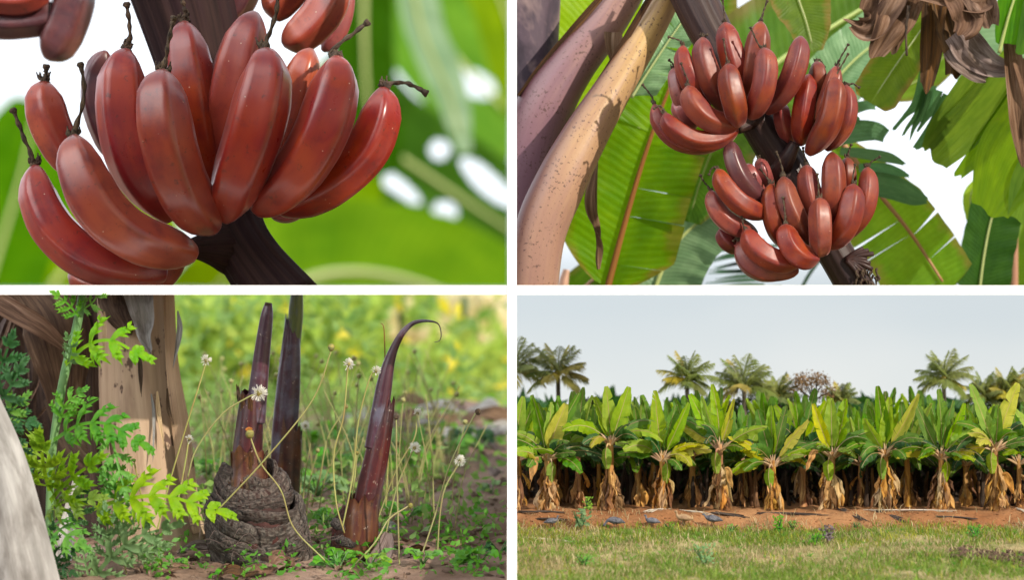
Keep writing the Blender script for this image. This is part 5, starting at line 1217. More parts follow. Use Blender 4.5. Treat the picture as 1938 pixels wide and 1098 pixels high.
M['field'] = g.bsdf(g.mix(edge, grs, red), .95, g.bump(g.math('ADD', b, g.math('MULTIPLY', d, .6)), .9, .006), spec=.15)
xs = np.concatenate([np.linspace(.0096, 1.45, 300), [1.8, 2.5, 4, 8, 20, 60, 120]])
ys = np.concatenate([[4.5, 5.0, 5.3], np.linspace(5.45, 6.0, 90), np.linspace(6.006, 6.2, 60), np.linspace(6.22, 7.6, 40), [8, 9, 10, 12, 16, 25, 40, 60, 120, 400]])
o = mesh1(sheet(xs, ys, fz), 'field', M['field']); tag(o, kind='structure', label='grassy field with a bare red earth bank')

# ---------- grass
def gmat(name, c1, c2, tr=.4):
    g = NT(name); t_ = g.n('ShaderNodeTexCoord')
    sx = g.n('ShaderNodeSeparateXYZ'); g.l(t_.outputs['UV'], sx.inputs[0])
    col = g.mix(sx.outputs[0], c1, c2)
    return g.bsdf(col, .6, spec=.25, trans=tr)
M['grass_g'] = gmat('grass_green', (.13, .225, .028), (.25, .36, .055))
M['grass_y'] = gmat('grass_lime', (.26, .29, .035), (.40, .39, .05))
M['grass_d'] = gmat('grass_dry', (.36, .28, .14), (.58, .48, .28))
def grass(n, seed, ylo, yhi, hgt, dens, mat, label, lean=.35):
    q = np.random.default_rng(seed)
    Y = q.uniform(ylo, yhi, n); x = q.uniform(.0017, .184, n) * Y
    k = q.uniform(0, 1, n) < dens(x, Y)
    x, Y = x[k], Y[k]; n = len(x)
    z = fz(x, Y) - .001
    h = hgt * q.gamma(4, .25, n)
    a = q.uniform(0, 6.28, n)
    d = np.stack([np.cos(a) * lean, np.sin(a) * lean, np.ones(n)], 1) * h[:, None]
    bend = np.stack([np.cos(a), np.sin(a), -.35 * np.ones(n)], 1) * (h * q.uniform(.1, .6, n))[:, None]
    s_ = np.stack([np.cos(a + 1.6), np.sin(a + 1.6), np.zeros(n)], 1)
    s_[:, 0] = np.where(np.abs(s_[:, 0]) < .4, .5, s_[:, 0])
    wv = (h * .045 + .0003)[:, None] * s_
    c = np.stack([x, Y, z], 1)
    v = np.stack([c - wv, c + wv, c + d * .55 + wv * .8, c + d * .55 - wv * .8, c + d + bend], 1).reshape(-1, 3)
    f = []
    for i in range(n):
        j = i * 5; f.append((j, j + 1, j + 2, j + 3)); f.append((j + 3, j + 2, j + 4))
    r = q.uniform(0, 1, n)
    uv = np.repeat(np.stack([r, r], 1), 5, 0)
    v[:, 0] = np.maximum(v[:, 0], .0017 * v[:, 1])
    o = mesh1((v, f, uv), 'grass', M[mat], None, None, smooth=False)
    tag(o, label, kind='stuff')
def pnoise(x, Y, s, ph):
    return (np.sin(x * 7.3 * s + ph) * np.sin(Y * 19 * s + ph * 2 + x * 3) + np.sin(x * 17 * s - Y * 23 * s + ph * 3) * .6 + np.sin(x * 41 * s + Y * 37 * s + ph) * .4) / 2 + .5
def yb(Y): return np.clip((Y - 5.45) / .6, 0, 1)
track = lambda x, Y: np.exp(-((Y - (5.885 + .012 * np.sin(x * 4))) / .030) ** 2)     # worn track across the field
grass(56000, 1, 5.5, 6.085, .0085, lambda x, Y: np.clip(.15 + pnoise(x, Y, 1, 1), 0, 1) * (1 - .88 * track(x, Y)) * np.where(Y > 6.06, .35, 1), 'grass_g', 'green grass of the field before the plantation')
grass(26000, 2, 5.5, 6.09, .0085, lambda x, Y: np.clip(pnoise(x, Y, 1.4, 4) * (.25 + .9 * (Y > 5.94)), 0, 1) * (1 - .8 * track(x, Y)), 'grass_y', 'lime green grass near the bank')
grass(34000, 3, 5.5, 6.10, .0085, lambda x, Y: np.clip(.10 + .8 * track(x, Y) + .7 * (pnoise(x, Y, 1.1, 7) > .58) + .5 * (np.abs(Y - 5.80) < .03) * (x < .75), 0, 1), 'grass_d', 'dry straw coloured grass along the worn track')
grass(1500, 4, 6.06, 6.17, .010, lambda x, Y: np.clip(pnoise(x, Y, 2, 2) - .3, 0, 1), 'grass_d', 'scattered dry grass on the red bank')

# ---------- banana plants
M['bp_leaf'] = leaf_mat('plantation_leaf', (.050, .145, .018), (.13, .26, .022), .40, (.30, .46, .01), veins=30, rough=.42, dv=.18)
M['bp_leaf_y'] = leaf_mat('plantation_leaf_yellow', (.36, .38, .020), (.54, .48, .025), .42, (.55, .55, .02), veins=30, rough=.45, dv=.15)
M['bp_leaf_l'] = leaf_mat('plantation_leaf_lime', (.17, .32, .018), (.30, .42, .024), .42, (.50, .66, .015), veins=30, rough=.42, dv=.15)  # lime and yellow brightened in colour for leaves lit from above
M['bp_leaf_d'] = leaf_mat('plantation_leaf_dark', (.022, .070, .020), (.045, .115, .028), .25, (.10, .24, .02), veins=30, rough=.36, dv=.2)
M['bp_dry'] = fibre_mat('plantation_dry_leaf', [(.46, .22, .055), (.64, .37, .12), (.24, .10, .03), (.58, .29, .06)], 2, 14, .8, .8, .003, tr=.2)  # orange deepened in place of a warmer sun
M['bp_dry_pale'] = fibre_mat('plantation_dry_leaf_pale', [(.46, .30, .14), (.62, .45, .24), (.30, .18, .08)], 2, 14, .8, .8, .003, tr=.2)
M['bp_dry_dark'] = fibre_mat('plantation_dry_leaf_dark', [(.16, .075, .030), (.30, .15, .055), (.07, .035, .018)], 2, 14, .8, .8, .003, tr=.2)
M['bp_trunk'] = fibre_mat('plantation_trunk', [(.34, .17, .05), (.50, .27, .08), (.22, .09, .035)], 2, 9, .6, .4, .002)
M['bp_pet'] = fibre_mat('plantation_leaf_stalk', [(.36, .24, .13), (.46, .33, .17), (.34, .17, .12)], 2, 9, .5, .2, .001)
def plant(label, base, ups, seed, sc=1.0, group=None, detail=1, yellow=(), region='BR', mats=None, trunk_h=100, nside=9, skirt=9, fan=1.0):
    """base: world point; ups: upright leaves (dx, height, half width) in photograph pixels at the front row"""
    q = random.Random(seed)
    k = U * sc
    t = thing('banana_plant', label, 'banana plant', base, group=group)
    B = np.array(base)
    ft = q.uniform(-3, 3)
    top_ = B + np.array((ft, 0, trunk_h)) * k
    mesh1(sweep([B + np.array((0, 0, -3)) * k, B + np.array((ft * .3, 0, 45)) * k, top_, top_ + np.array((0, 0, 14)) * k], [7.5 * k, 5.8 * k, 5 * k, 3.6 * k], 24, 14,
                lambda th, u: 1 + .10 * np.sin(3 * th + u * 9) + .05 * np.sin(7 * th + u * 31)), 'trunk', M['bp_trunk'], t, region)
    def one(c, hw, Nh, mt, pet_n=.38, **kw):
        s = spline(c, 40)
        i0 = int(pet_n * 39)
        o = mesh1(leaf(s[i0::3] if (39 - i0) % 3 == 0 else np.vstack([s[i0::3], s[-1:]]), hw * k, Nh, n=26, mv=4 if detail else 3, **kw), 'leaf', M[mt], t, region)
        sp = np.vstack([s[:i0 + 3:3], s[i0 + 3:39:8], s[-1:]])
        rr = np.concatenate([np.linspace(2.5, 1.9, len(s[:i0 + 3:3])), np.linspace(.6, .2, len(sp) - len(s[:i0 + 3:3]))])
        mesh1(sweep(sp + np.array((0, -.0003, 0)), rr * k, 24, 6), 'leaf_stalk', M['bp_pet'], o, region)
    for i, (dx, h, hw) in enumerate(ups):
        yoff = q.uniform(-10, 14) - (12 if h < 190 else 0)
        e = B + np.array((dx, yoff, h)) * k
        m_ = top_ * .5 + e * .5 + np.array((dx * .06 + q.uniform(-2, 2), -2, 6)) * k
        e = e + np.array((q.uniform(-3, 6) if dx > 0 else q.uniform(-6, 3), -5 if h < 195 else 0, 0)) * k
        rl = q.uniform(-.65, .65)
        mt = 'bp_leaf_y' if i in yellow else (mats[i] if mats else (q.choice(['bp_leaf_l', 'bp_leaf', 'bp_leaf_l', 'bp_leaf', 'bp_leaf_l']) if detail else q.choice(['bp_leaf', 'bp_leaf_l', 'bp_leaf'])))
        one([top_, top_ * .7 + m_ * .3 + np.array((0, 0, 3)) * k, m_, e], hw * .90, (math.sin(rl), -math.cos(rl), -.15), mt, pet_n=.17, fold=q.uniform(.1, .4), curl=q.uniform(-.2, .5),
            seed=q.randrange(9999), tears=(q.choice([0, 1, 2, 3]), q.choice([0, 1, 2, 4])), gap=.12, wave=.14, base=.22, tip=.62, skew=.06, bend=.25)
    for i in range(nside):
        sd = -1 if i % 2 else 1
        ph = q.uniform(-1.2, 1.2) + (0 if sd > 0 else math.pi)
        ln = q.uniform(78, 116) * fan
        a0 = q.uniform(.25, 1.05); a1 = q.uniform(1.3, 2.5 if detail else 2.75)
        p_ = top_.copy(); pts = [p_]
        for s_ in np.linspace(0, 1, 7)[1:]:
            a = a0 + (a1 - a0) * s_ ** 1.1
            p_ = p_ + np.array((math.sin(a) * math.cos(ph), math.sin(a) * math.sin(ph) * .8, math.cos(a))) * ln / 6 * k
            pts.append(p_)
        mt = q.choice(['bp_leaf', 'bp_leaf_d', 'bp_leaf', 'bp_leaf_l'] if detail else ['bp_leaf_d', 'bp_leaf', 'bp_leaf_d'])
        if detail and q.random() < .10: mt = 'bp_leaf_y'
        one(pts, q.uniform(10.5, 15), (0.2 * sd + q.uniform(-.4, .4), -.9, q.uniform(.2, .8)), mt, pet_n=.24, fold=q.uniform(-.5, .15), curl=-q.uniform(0, .6), seed=q.randrange(9999),
            tears=(q.choice([0, 1, 2, 4]), q.choice([1, 2, 3, 5])), gap=.14, wave=.18, base=.22, tip=.6, bend=.4)
    # one or two short leaves folded down against the stem
    for i in range(1 if detail else 0):
        sd = q.choice([-1, 1])
        one([top_, top_ + np.array((6 * sd, -10, 6)) * k, top_ + np.array((10 * sd, -13, -12)) * k, top_ + np.array((7 * sd, -12, -40)) * k], 11, (.4 * sd, -.9, .2), 'bp_leaf_l', pet_n=.3,
            fold=-.5, seed=q.randrange(999), tears=(0, 1), gap=.1, base=.2, tip=.45)
    for i in range(skirt):
        a = q.uniform(0, 6.28); h0 = q.uniform(28, 86); r0 = 7; fl = q.uniform(6, 17)
        d = np.array((math.cos(a), math.sin(a) * .8 - .15, 0))
        z1 = q.uniform(-1, 8) if h0 < 66 else q.uniform(8, 46)
        if q.random() < .3: fl *= .4
        tw = q.uniform(-8, 8)
        c = [B + (d * r0 + np.array((0, 0, h0))) * k, B + (d * (r0 + fl * .45) + np.array((tw * .3, 0, h0 * .72 + z1 * .28))) * k, B + (d * (r0 + fl * q.uniform(.5, .9)) + np.array((tw * .7, 0, h0 * .35 + z1 * .6))) * k, B + (d * (r0 + fl * q.uniform(.6, 1.2)) + np.array((tw, 0, z1))) * k]
        mesh1(ribbon(c, [3 * k, q.uniform(4, 10) * k, q.uniform(6, 17) * k, q.uniform(2, 9) * k], d + np.array((q.uniform(-.8, .8), 0, .25)), n=16, m=7, crumple=.75, seed=q.randrange(9999), cup=q.uniform(-.7, .4), ragged=.22, twist=q.uniform(-1.2, 1.2)), 'dry_leaf', M[q.choice(['bp_dry', 'bp_dry', 'bp_dry', 'bp_dry_pale', 'bp_dry_dark', 'bp_dry_dark'])], t, region)
    return t
FR = [
 (1036, [(30, 202, 22), (-27, 218, 15), (56, 222, 15), (4, 205, 14)], 1, 'first front row plant at the left end, an olive blade leaning right at its centre', (0,)),
 (1155, [(-4, 228, 17), (32, 227, 20), (-24, 208, 18), (8, 190, 15)], 2, 'front row plant second from the left, crowned by four broad upright blades', ()),
 (1256, [(-15, 231, 17), (18, 202, 24), (46, 208, 16)], 3, 'front row plant with one tall narrow leaf whose tip bends over beside a wide blade', ()),
 (1363, [(-10, 234, 14), (-54, 215, 17), (27, 206, 12), (-36, 212, 13)], 4, 'front row plant with the tallest spear leaf and a brown leaf on its stem', (2,)),
 (1464, [(-2, 206, 17), (-33, 200, 16), (22, 206, 14), (62, 178, 15)], 5, 'front row plant with a yellow leaf leaning out to its right, near the middle', (3,)),
 (1573, [(-2, 212, 18), (32, 210, 20), (-36, 202, 14)], 6, 'front row plant beside a tan drooping dead leaf, its tall blade split at the base', (2,)),
 (1676, [(-12, 226, 18), (58, 212, 19), (6, 206, 16), (-44, 168, 16)], 7, 'front row plant with a broad bright yellow leaf angled up to the right', (1,)),
 (1781, [(-3, 232, 19), (-48, 208, 15), (46, 205, 18), (18, 210, 14)], 8, 'front row plant with a big light leaf straight up its middle', ()),
 (1886, [(36, 236, 20), (-46, 234, 16), (2, 196, 15)], 9, 'front row plant at the right end with a long yellow and olive leaf', (0,)),
]
for px, ups, sd, lb, yl in FR:
    Y = 6.2
    plant(lb, (( px - 969) / F * Y, Y, ZB), ups, 40 + sd, group='front row of banana plants', yellow=yl, trunk_h=[92, 108, 96, 104, 92, 96, 88, 98, 104][sd - 1] + (sd * 7 % 5 - 2) * 4, nside=15, skirt=24, sc=(1.0, 1.03, .98, 1.02, .96, 1.0, 1.04, .99, 1.02)[sd - 1])
plant('front row plant cropped by the white strip at the far left', ((978 - 969) / F * 6.21, 6.21, ZB), [(8, 215, 17), (30, 205, 15), (-10, 210, 15)], 60, group='front row of banana plants')
plant('front row plant cropped by the right edge of the field view', ((1985 - 969) / F * 6.21, 6.21, ZB), [(-24, 218, 17), (10, 225, 15), (-60, 190, 15)], 61, group='front row of banana plants')
# rows behind: three plants built, the rest copied from them with all their parts
def copy_thing(src, loc, rz, sc, label, region='BR'):
    r = src.copy(); COL.objects.link(r)
    r.location = Vector(loc); r.rotation_euler = (0, 0, rz); r.scale = (sc, sc, sc)
    r['label'] = label
    for ch in src.children:
        c = ch.copy(); COL.objects.link(c); c.parent = r; REGION[c.name] = region
        for gc in ch.children:
            d = gc.copy(); COL.objects.link(d); d.parent = c; REGION[d.name] = region
    return r
lbB = 'banana plant in the shaded rows behind the front row'
protos = []
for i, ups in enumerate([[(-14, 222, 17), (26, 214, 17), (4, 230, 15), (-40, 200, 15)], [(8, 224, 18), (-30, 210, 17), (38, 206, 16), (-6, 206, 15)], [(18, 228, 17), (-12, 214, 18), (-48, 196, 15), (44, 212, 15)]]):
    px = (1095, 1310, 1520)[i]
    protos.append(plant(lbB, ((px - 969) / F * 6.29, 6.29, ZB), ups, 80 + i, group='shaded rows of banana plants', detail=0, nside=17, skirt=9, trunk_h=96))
bpy.context.view_layer.update()
for row, (Y, off, n) in enumerate([(6.29, 0, 10), (6.37, 50, 10), (6.45, 10, 10), (6.53, 60, 11), (6.61, 20, 11)]):
    for j in range(n):
        px = 990 + off + j * 105 + rng.uniform(-14, 14)
        if row == 0 and any(abs(px - a) < 30 for a in (1095, 1310, 1520)): continue
        copy_thing(protos[(j * 2 + row) % 3], ((px - 969) / F * Y, Y + rng.uniform(-.02, .02), ZB), rng.choice([0, math.pi]) + rng.uniform(-.5, .5), rng.uniform(.80, .97), lbB)
# dead stems coloured dark for the shade between the rows, then hanging dead leaves
for k in range(64):
    px = rng.uniform(985, 1935); Y = rng.uniform(6.26, 6.50); h = rng.uniform(40, 95)
    b0 = np.array(((px - 969) / F * Y, Y, ZB))
    o = mesh1(sweep([b0, b0 + np.array((rng.uniform(-4, 4), 0, h * .5)) * U, b0 + np.array((rng.uniform(-7, 7), 0, h)) * U], [rng.uniform(3, 6) * U, rng.uniform(2.5, 5) * U, 2 * U], 12, 8, lambda th, u: 1 + .2 * np.sin(3 * th + u * 12)), 'dead_stem', M['bp_dry_dark' if k % 4 == 0 else 'bark_dark'], None, 'BR')
    tag(o, 'thin dead banana stem standing in the shade behind the front row', 'dead stem', 'dead stems between the rows')
for k in range(4):
    (px, py, ln, dxx) = [(1014, 872, 44, -10), (1540, 858, 34, -14), (1378, 890, 36, 10), (1905, 900, 36, 14)][k]
    s0 = P(px, py, 6.15)
    o = mesh1(ribbon([s0 + np.array((-dxx * .6, 0, 2)) * U, s0, s0 + np.array((dxx * .5, -2, -ln * .5)) * U, s0 + np.array((dxx, -2, -ln)) * U], [5 * U, 11 * U, 13 * U, 4 * U], n=24, m=9, crumple=.7, seed=k, ragged=.2, cup=-.5, twist=.8), 'dry_leaf', M['bp_dry'], None, 'BR')
    tag(o, ['tan dead leaf hanging at the left of the first front row plant', 'tan folded dead leaf drooping left of the plant with the split blade', 'brown dead leaf hanging on the plant with the tallest spear leaf', 'dry brown leaf dangling by the plant at the right end'][k], 'dry leaf')

# ---------- palms and a brown tree beyond
M['palm_leaf'] = weedmat('palm_frond', (.14, .19, .05), (.28, .31, .08), .35, (.38, .42, .07))
M['palm_leaf_y'] = weedmat('palm_frond_yellow', (.32, .28, .05), (.48, .40, .07), .3, (.45, .38, .04))
M['palm_trunk'] = fibre_mat('palm_trunk', [(.12, .095, .075), (.22, .18, .14)], 30, 3, .8, .5, .002)
def frond_mesh(p0, ph, a0, a1, ln, k, q, lw=22):
    pts = [p0]; p_ = p0.copy()
    for s_ in np.linspace(0, 1, 9)[1:]:
        a = a0 + (a1 - a0) * s_ ** 1.3
        p_ = p_ + np.array((math.sin(a) * math.cos(ph), math.sin(a) * math.sin(ph), math.cos(a))) * ln / 8 * k
        pts.append(p_)
    s = spline(pts, 60); T = tangents(s)
    side = np.array((-math.sin(ph), math.cos(ph), 0.0))
    b = MB(); b.add(sweep(s[::6], np.linspace(1.3, .35, 10) * k, 14, 5))
    V = []; Fc = []; n_ = 0
    for i in range(9, 60):
        u = i / 59
        for sg in (-1, 1):
            d = unit(T[i] * (.55 + .5 * u) + side * sg * .8 + np.array((0, 0, -.25 - .45 * q.random())))
            L_ = lw * k * math.sin(math.pi * (.18 + .76 * u)) * q.uniform(.8, 1.15)
            w_ = unit(np.cross(d, (side * .3 * sg + np.array((0.1, -.8, .7))))) * .62 * k
            m_ = s[i] + d * L_ * .55; e = s[i] + d * L_ + np.array((0, 0, -.22 * L_))
            V += [s[i] - w_ * .6, s[i] + w_ * .6, m_ + w_, m_ - w_, e]
            Fc += [(n_, n_ + 1, n_ + 2, n_ + 3), (n_ + 3, n_ + 2, n_ + 4)]; n_ += 5
    b.add((np.array(V), Fc, np.tile([[.5, .5]], (len(V), 1))))
    return np.concatenate(b.v), b.f, np.concatenate(b.uv)
def palm(label, px, py, Y, R_, seed, n=17, yel=.2, region='BR'):
    q = random.Random(seed); k = PX(Y)
    c = P(px, py, Y)
    bz = float(fz(c[0], Y))
    t = thing('palm_tree', label, 'palm tree', (c[0], Y, bz))
    mesh1(sweep([np.array((c[0] + 4 * k, Y, bz)), np.array((c[0] + 2 * k, Y, (bz + c[2]) / 2)), c], [5.5 * k, 4.5 * k, 4.0 * k], 20, 12), 'trunk', M['palm_trunk'], t, region)
    mesh1(lump(c, 6 * k, 8, 10, .25, seed, (1, 1, 1.2)), 'crown_heart', M['palm_leaf_y'], t, region)
    for i in range(n):
        ph = i * 2.399 + q.uniform(-.25, .25)
        ph = math.atan2(math.sin(ph) * .55, math.cos(ph))
        lv = i / (n - 1)
        a0 = .02 + 1.65 * lv + q.uniform(-.12, .12); a1 = a0 + .45 + .45 * lv
        mt = 'palm_leaf_y' if q.random() < yel * (1.6 if lv > .7 else .8) else 'palm_leaf'
        mesh1(frond_mesh(c, ph, a0, a1, R_ * q.uniform(.88, 1.1), k, q, lw=R_ * .44), 'frond', M[mt], t, region)
for a in [('tallest leftmost palm cropped by the partition with yellow fronds', 972, 705, 6.68, 66, 1, 17, .45),
          ('full round palm with a yellow heart, second from the left', 1056, 708, 6.66, 58, 2, 18, .30),
          ('dark green palm standing alone left of the field centre', 1300, 720, 6.66, 52, 3, 18, .12),
          ('broad yellowish palm with upright fronds at the field centre', 1408, 734, 6.70, 62, 4, 20, .35),
          ('small palm just left of the brown tree', 1473, 752, 6.74, 42, 5, 18, .1),
          ('small palm top peeping out right of the brown tree', 1592, 758, 6.74, 34, 6, 16, .1),
          ('tall isolated palm at the right with spreading even fronds', 1786, 718, 6.66, 55, 7, 18, .12),
          ('smaller hazy palm right of the isolated palm', 1862, 750, 6.74, 44, 8, 18, .1),
          ('small palm second from the right edge', 1905, 742, 6.74, 42, 9, 18, .12),
          ('palm cropped by the right edge', 1938, 740, 6.76, 44, 10, 18, .12)]:
    palm(*a[:4], a[4] * 1.10, a[5], int(a[6] * 1.1), a[7])
def bushy(label, px, py, Y, rx, ry, mt, seed, n=900, size=4.2, branches=9, name='tree'):
    q = np.random.default_rng(seed); k = PX(Y); c = P(px, py, Y); bz = float(fz(c[0], Y))
    t = thing(name, label, 'tree', (c[0], Y, bz))
    b = MB()
    b.add(sweep([np.array((c[0], Y, bz)), np.array((c[0] + 2 * k, Y, c[2] - ry * .5 * k))], [4 * k, 3 * k], 10, 8))
    ends = []
    for i in range(branches):
        a = q.uniform(-1.3, 1.3); e = c + np.array((math.sin(a) * rx * .95, q.uniform(-.5, .5) * rx, (math.cos(a) - .35) * ry * 1.1)) * k
        s0 = c + np.array((2, 0, -ry * .5)) * k
        b.add(sweep([s0, (s0 + e) / 2 + np.array((q.uniform(-4, 4), 0, q.uniform(-2, 6))) * k, e], [2 * k, 1.2 * k, .4 * k], 10, 6)); ends.append(e)
    b.build('branches', M['bark_dark'], t, 'BR')
    cl = [c + np.array((q.uniform(-1, 1) * rx * .8, q.uniform(-.6, .6) * rx, q.uniform(-.9, .8) * ry)) * k for _ in range(12)] + ends
    P0 = np.array([cl[q.integers(len(cl))] for _ in range(n)]) + q.normal(0, 1, (n, 3)) * np.array((rx, rx * .7, ry)) * k * .17
    d = unit(q.normal(0, 1, (n, 3))); s_ = unit(np.cross(d, q.normal(0, 1, (n, 3)))); ln = size * k * q.uniform(.5, 1.4, n)[:, None]
    v = np.stack([P0 - d * ln, P0 + s_ * ln * .5, P0 + d * ln, P0 - s_ * ln * .5], 1).reshape(-1, 3)
    o = mesh1((v, [tuple(r) for r in np.arange(n * 4).reshape(n, 4).tolist()], np.tile([[.5, .5]], (n * 4, 1))), 'crown', M[mt], t, 'BR', smooth=False)
M['brown_tree'] = weedmat('brown_tree_leaves', (.16, .085, .035), (.27, .155, .07), .25, (.3, .17, .06))
M['far_green'] = weedmat('far_tree_leaves', (.045, .085, .02), (.10, .15, .03), .25, (.2, .28, .03))
bushy('rust brown sparse tree above the rows right of the field centre', 1538, 740, 6.72, 42, 36, 'brown_tree', 1, 1400, 2.6)
bushy('low round green tree peeping over the rows at the left', 1118, 775, 6.72, 22, 20, 'far_green', 2, 700, 3)
bushy('yellow green tree crown below the broad yellowish palm', 1400, 775, 6.72, 34, 22, 'far_green', 3, 800, 3.4)
bushy('olive tree crown behind the rows under the two small right palms', 1880, 770, 6.76, 50, 22, 'far_green', 4, 900, 3.4)
bushy('dark tree crown filling the gap left of the brown tree', 1480, 785, 6.76, 40, 18, 'far_green', 5, 800, 3.4)

# ---------- things on the bank and in the field
def onf(px, py):
    """point of the field seen at a photograph pixel"""
    Ys = np.linspace(5.5, 6.3, 400); x = (px - 969) / F * Ys
    pp = 549 - fz(x, Ys) / Ys * F
    i = int(np.argmin(np.abs(pp - py) + (Ys > 6.19) * 5))
    return np.array((x[i], Ys[i], float(fz(x[i], Ys[i]))))
M['stick_dark'] = fibre_mat('stick_dark', [(.030, .022, .018), (.085, .062, .05)], 2, 6, .85, .5, .001)
M['stick_pale'] = fibre_mat('stick_pale', [(.34, .28, .21), (.52, .46, .38)], 2, 6, .8, .4, .001)
def sticks(label, x0, y0, x1, y1, n, mt, seed, spread=5, th=1.0):
    q = random.Random(seed); a = onf(x0, y0); b_ = onf(x1, y1)
    t = thing('stick_pile', label, 'stick pile', (a + b_) / 2)
    for i in range(n):
        j = lambda s_: np.array((q.uniform(-1, 1) * s_ * 2, q.uniform(-1, 1) * s_ * .8, abs(q.gauss(0, 1)) * s_ * .35 + .8)) * U
        s0 = a + j(spread) + (b_ - a) * q.uniform(-.05, .3); e = b_ + j(spread) - (b_ - a) * q.uniform(-.05, .3)
        mesh1(sweep([s0, (s0 + e) / 2 + j(spread * .4), e], [th * U * q.uniform(.7, 1.2), th * U, th * U * .5], 8, 6), 'stick', M[mt], t, 'BR')
sticks('heap of dark sticks at the foot of the first front row plant', 985, 972, 1060, 972, 22, 'stick_dark', 1, 5)
sticks('small pile of pale sticks between two front row plants at left', 1225, 972, 1262, 966, 16, 'stick_pale', 2, 5, .8)
sticks('pale poles sloping down the bank right of the pale stick pile', 1290, 962, 1345, 978, 9, 'stick_pale', 3, 3, 1.0)
sticks('dark stick bundle below the plant with the tallest spear leaf', 1350, 972, 1412, 982, 24, 'stick_dark', 4, 4)
sticks('low line of dark brushwood on the bank at the field centre', 1436, 974, 1560, 978, 26, 'stick_dark', 5, 4, .8)
sticks('dark bundle sloping down the bank, right of the field centre', 1592, 966, 1636, 988, 22, 'stick_dark', 6, 4)
sticks('longer dark bundle sloping down the bank in the right half', 1664, 966, 1716, 992, 26, 'stick_dark', 7, 4)
sticks('long pale poles lying along the top of the bank at right', 1640, 968, 1800, 970, 8, 'stick_pale', 8, 3, .9)
sticks('dark brushwood lying on the bank near the right end', 1780, 980, 1850, 986, 24, 'stick_dark', 9, 4, .8)
sticks('pale sticks at the right edge on top of the bank', 1925, 964, 1945, 972, 8, 'stick_pale', 10, 3, .9)
sticks('thin brush on the slope behind the resting birds at left', 1020, 985, 1070, 988, 20, 'stick_dark', 11, 5, .8)
a, b_ = onf(968, 1020), onf(1084, 1028)
o = mesh1(sweep([a + np.array((-.02, 0, .003)), (a + b_) / 2 + np.array((0, 0, .003)), b_ + np.array((0, 0, .002))], [2.6 * U, 2.3 * U, 1.2 * U], 24, 12), 'pole', M['stick_pale'], None, 'BR'); tag(o, 'pale bare pole lying in the grass at the left of the field', 'pole')
# birds
M['feather'] = fibre_mat('grey_feathers', [(.06, .06, .075), (.17, .17, .20), (.03, .03, .04)], 6, 6, .6, .4, .001)
M['feather_br'] = fibre_mat('brown_feathers', [(.22, .13, .07), (.34, .22, .13)], 6, 6, .6, .4, .001)
def bird(label, px, py, head, mt='feather', sc=1.0):
    b0 = onf(px, py) + np.array((0, 0, .004)); k = U * sc * 1.25
    t = thing('guinea_fowl', label, 'bird', b0)
    d = 1 if head > 0 else -1
    neck = {1: [(9.5, 14.5), (10.5, 18), (11.5, 20.5), (14, 20)], 2: [(10, 14), (12, 16.5), (13.5, 17.5), (16, 17)], 3: [(11, 11), (14, 7.5), (16, 4.5), (18, 3)]}[abs(head)]
    path = [(-15, 7.5), (-12, 9), (-7, 10.5), (0, 11.5), (6, 12)] + neck
    body = sweep([b0 + np.array((a * d, 0, z)) * k for a, z in path], [x * k for x in (.5, 2.0, 4.2, 5.3, 4.4, 2.3, 1.5, 1.9, .5)], 34, 14)
    mesh1(body, 'body', M[mt], t, 'BR')
    for s_ in (-1, 1):
        mesh1(ribbon([b0 + np.array((5 * d, s_ * 4.6, 13)) * k, b0 + np.array((-2 * d, s_ * 5.4, 12)) * k, b0 + np.array((-11 * d, s_ * 2.4, 9)) * k], [3 * k, 6 * k, 1.5 * k], (0, s_, .2), n=10, m=5, cup=-.15), 'wing', M[mt], t, 'BR')
        mesh1(sweep([b0 + np.array((1.5 * s_ + 1, s_ * 2, 7.5)) * k, b0 + np.array((1.5 * s_, s_ * 2, 4)) * k, b0 + np.array((1.5 * s_ + 1, s_ * 2, -.5)) * k], [1.3 * k, .8 * k, .8 * k], 8, 6), 'leg', M['remnant'], t, 'BR')
bird('grey bird feeding head down in the grass, second from the left', 1164, 1004, -3)
bird('grey bird standing upright with its head raised, middle of the field edge', 1234, 1002, -1, sc=.85)
bird('grey bird with a pale breast by the bank, furthest right', 1349, 1000, -2)
bird('brown bird sitting upright among dry grass between two grey birds', 1294, 998, -1, 'feather_br')
bird('slim grey bird in the grass furthest left', 1044, 1002, 1, sc=.8)
# shrubs and clods
def tuft(label, px, py, w_, h_, mt, seed, n=60, leafy=.22):
    q = random.Random(seed); b0 = onf(px, py)
    t = thing('shrub', label, 'shrub', b0)
    for i in range(7):
        e = b0 + np.array((q.uniform(-.5, .5) * w_, q.uniform(-.3, .3) * w_, h_ * q.uniform(.7, 1.05))) * U
        mesh1(sweep([b0, (b0 + e) / 2 + np.array((q.uniform(-2, 2), 0, 0)) * U, e], [1.0 * U, .8 * U, .4 * U], 8, 5), 'stem', M['stick_dark'] if mt == 'purple' else M['weed_d'], t, 'BR')
    b = MB()
    for i in range(n):
        c = b0 + np.array((q.gauss(0, .24) * w_, q.gauss(0, .2) * w_, h_ * q.uniform(.1, 1.0))) * U
        d = unit(np.array((q.gauss(0, 1), q.gauss(0, .6), q.uniform(0, 1.2))))
        b.add(ribbon([c, c + d * h_ * leafy * U * .5, c + d * h_ * leafy * U], [.4 * U, h_ * leafy * .5 * U, .3 * U], (0, -1, .4), n=4, m=3, cup=.2))
    b.build('foliage', M[mt], t, 'BR')
M['purple'] = weedmat('purple_dry_shrub', (.075, .055, .06), (.15, .11, .12), .1, (.1, .08, .08))
tuft('blue green leafy shrub on the bank at the left', 1100, 1003, 34, 34, 'weed_p', 1, 50, .3)
tuft('purple grey dry shrub in the grass at the field centre', 1566, 1028, 26, 30, 'purple', 2, 70, .2)
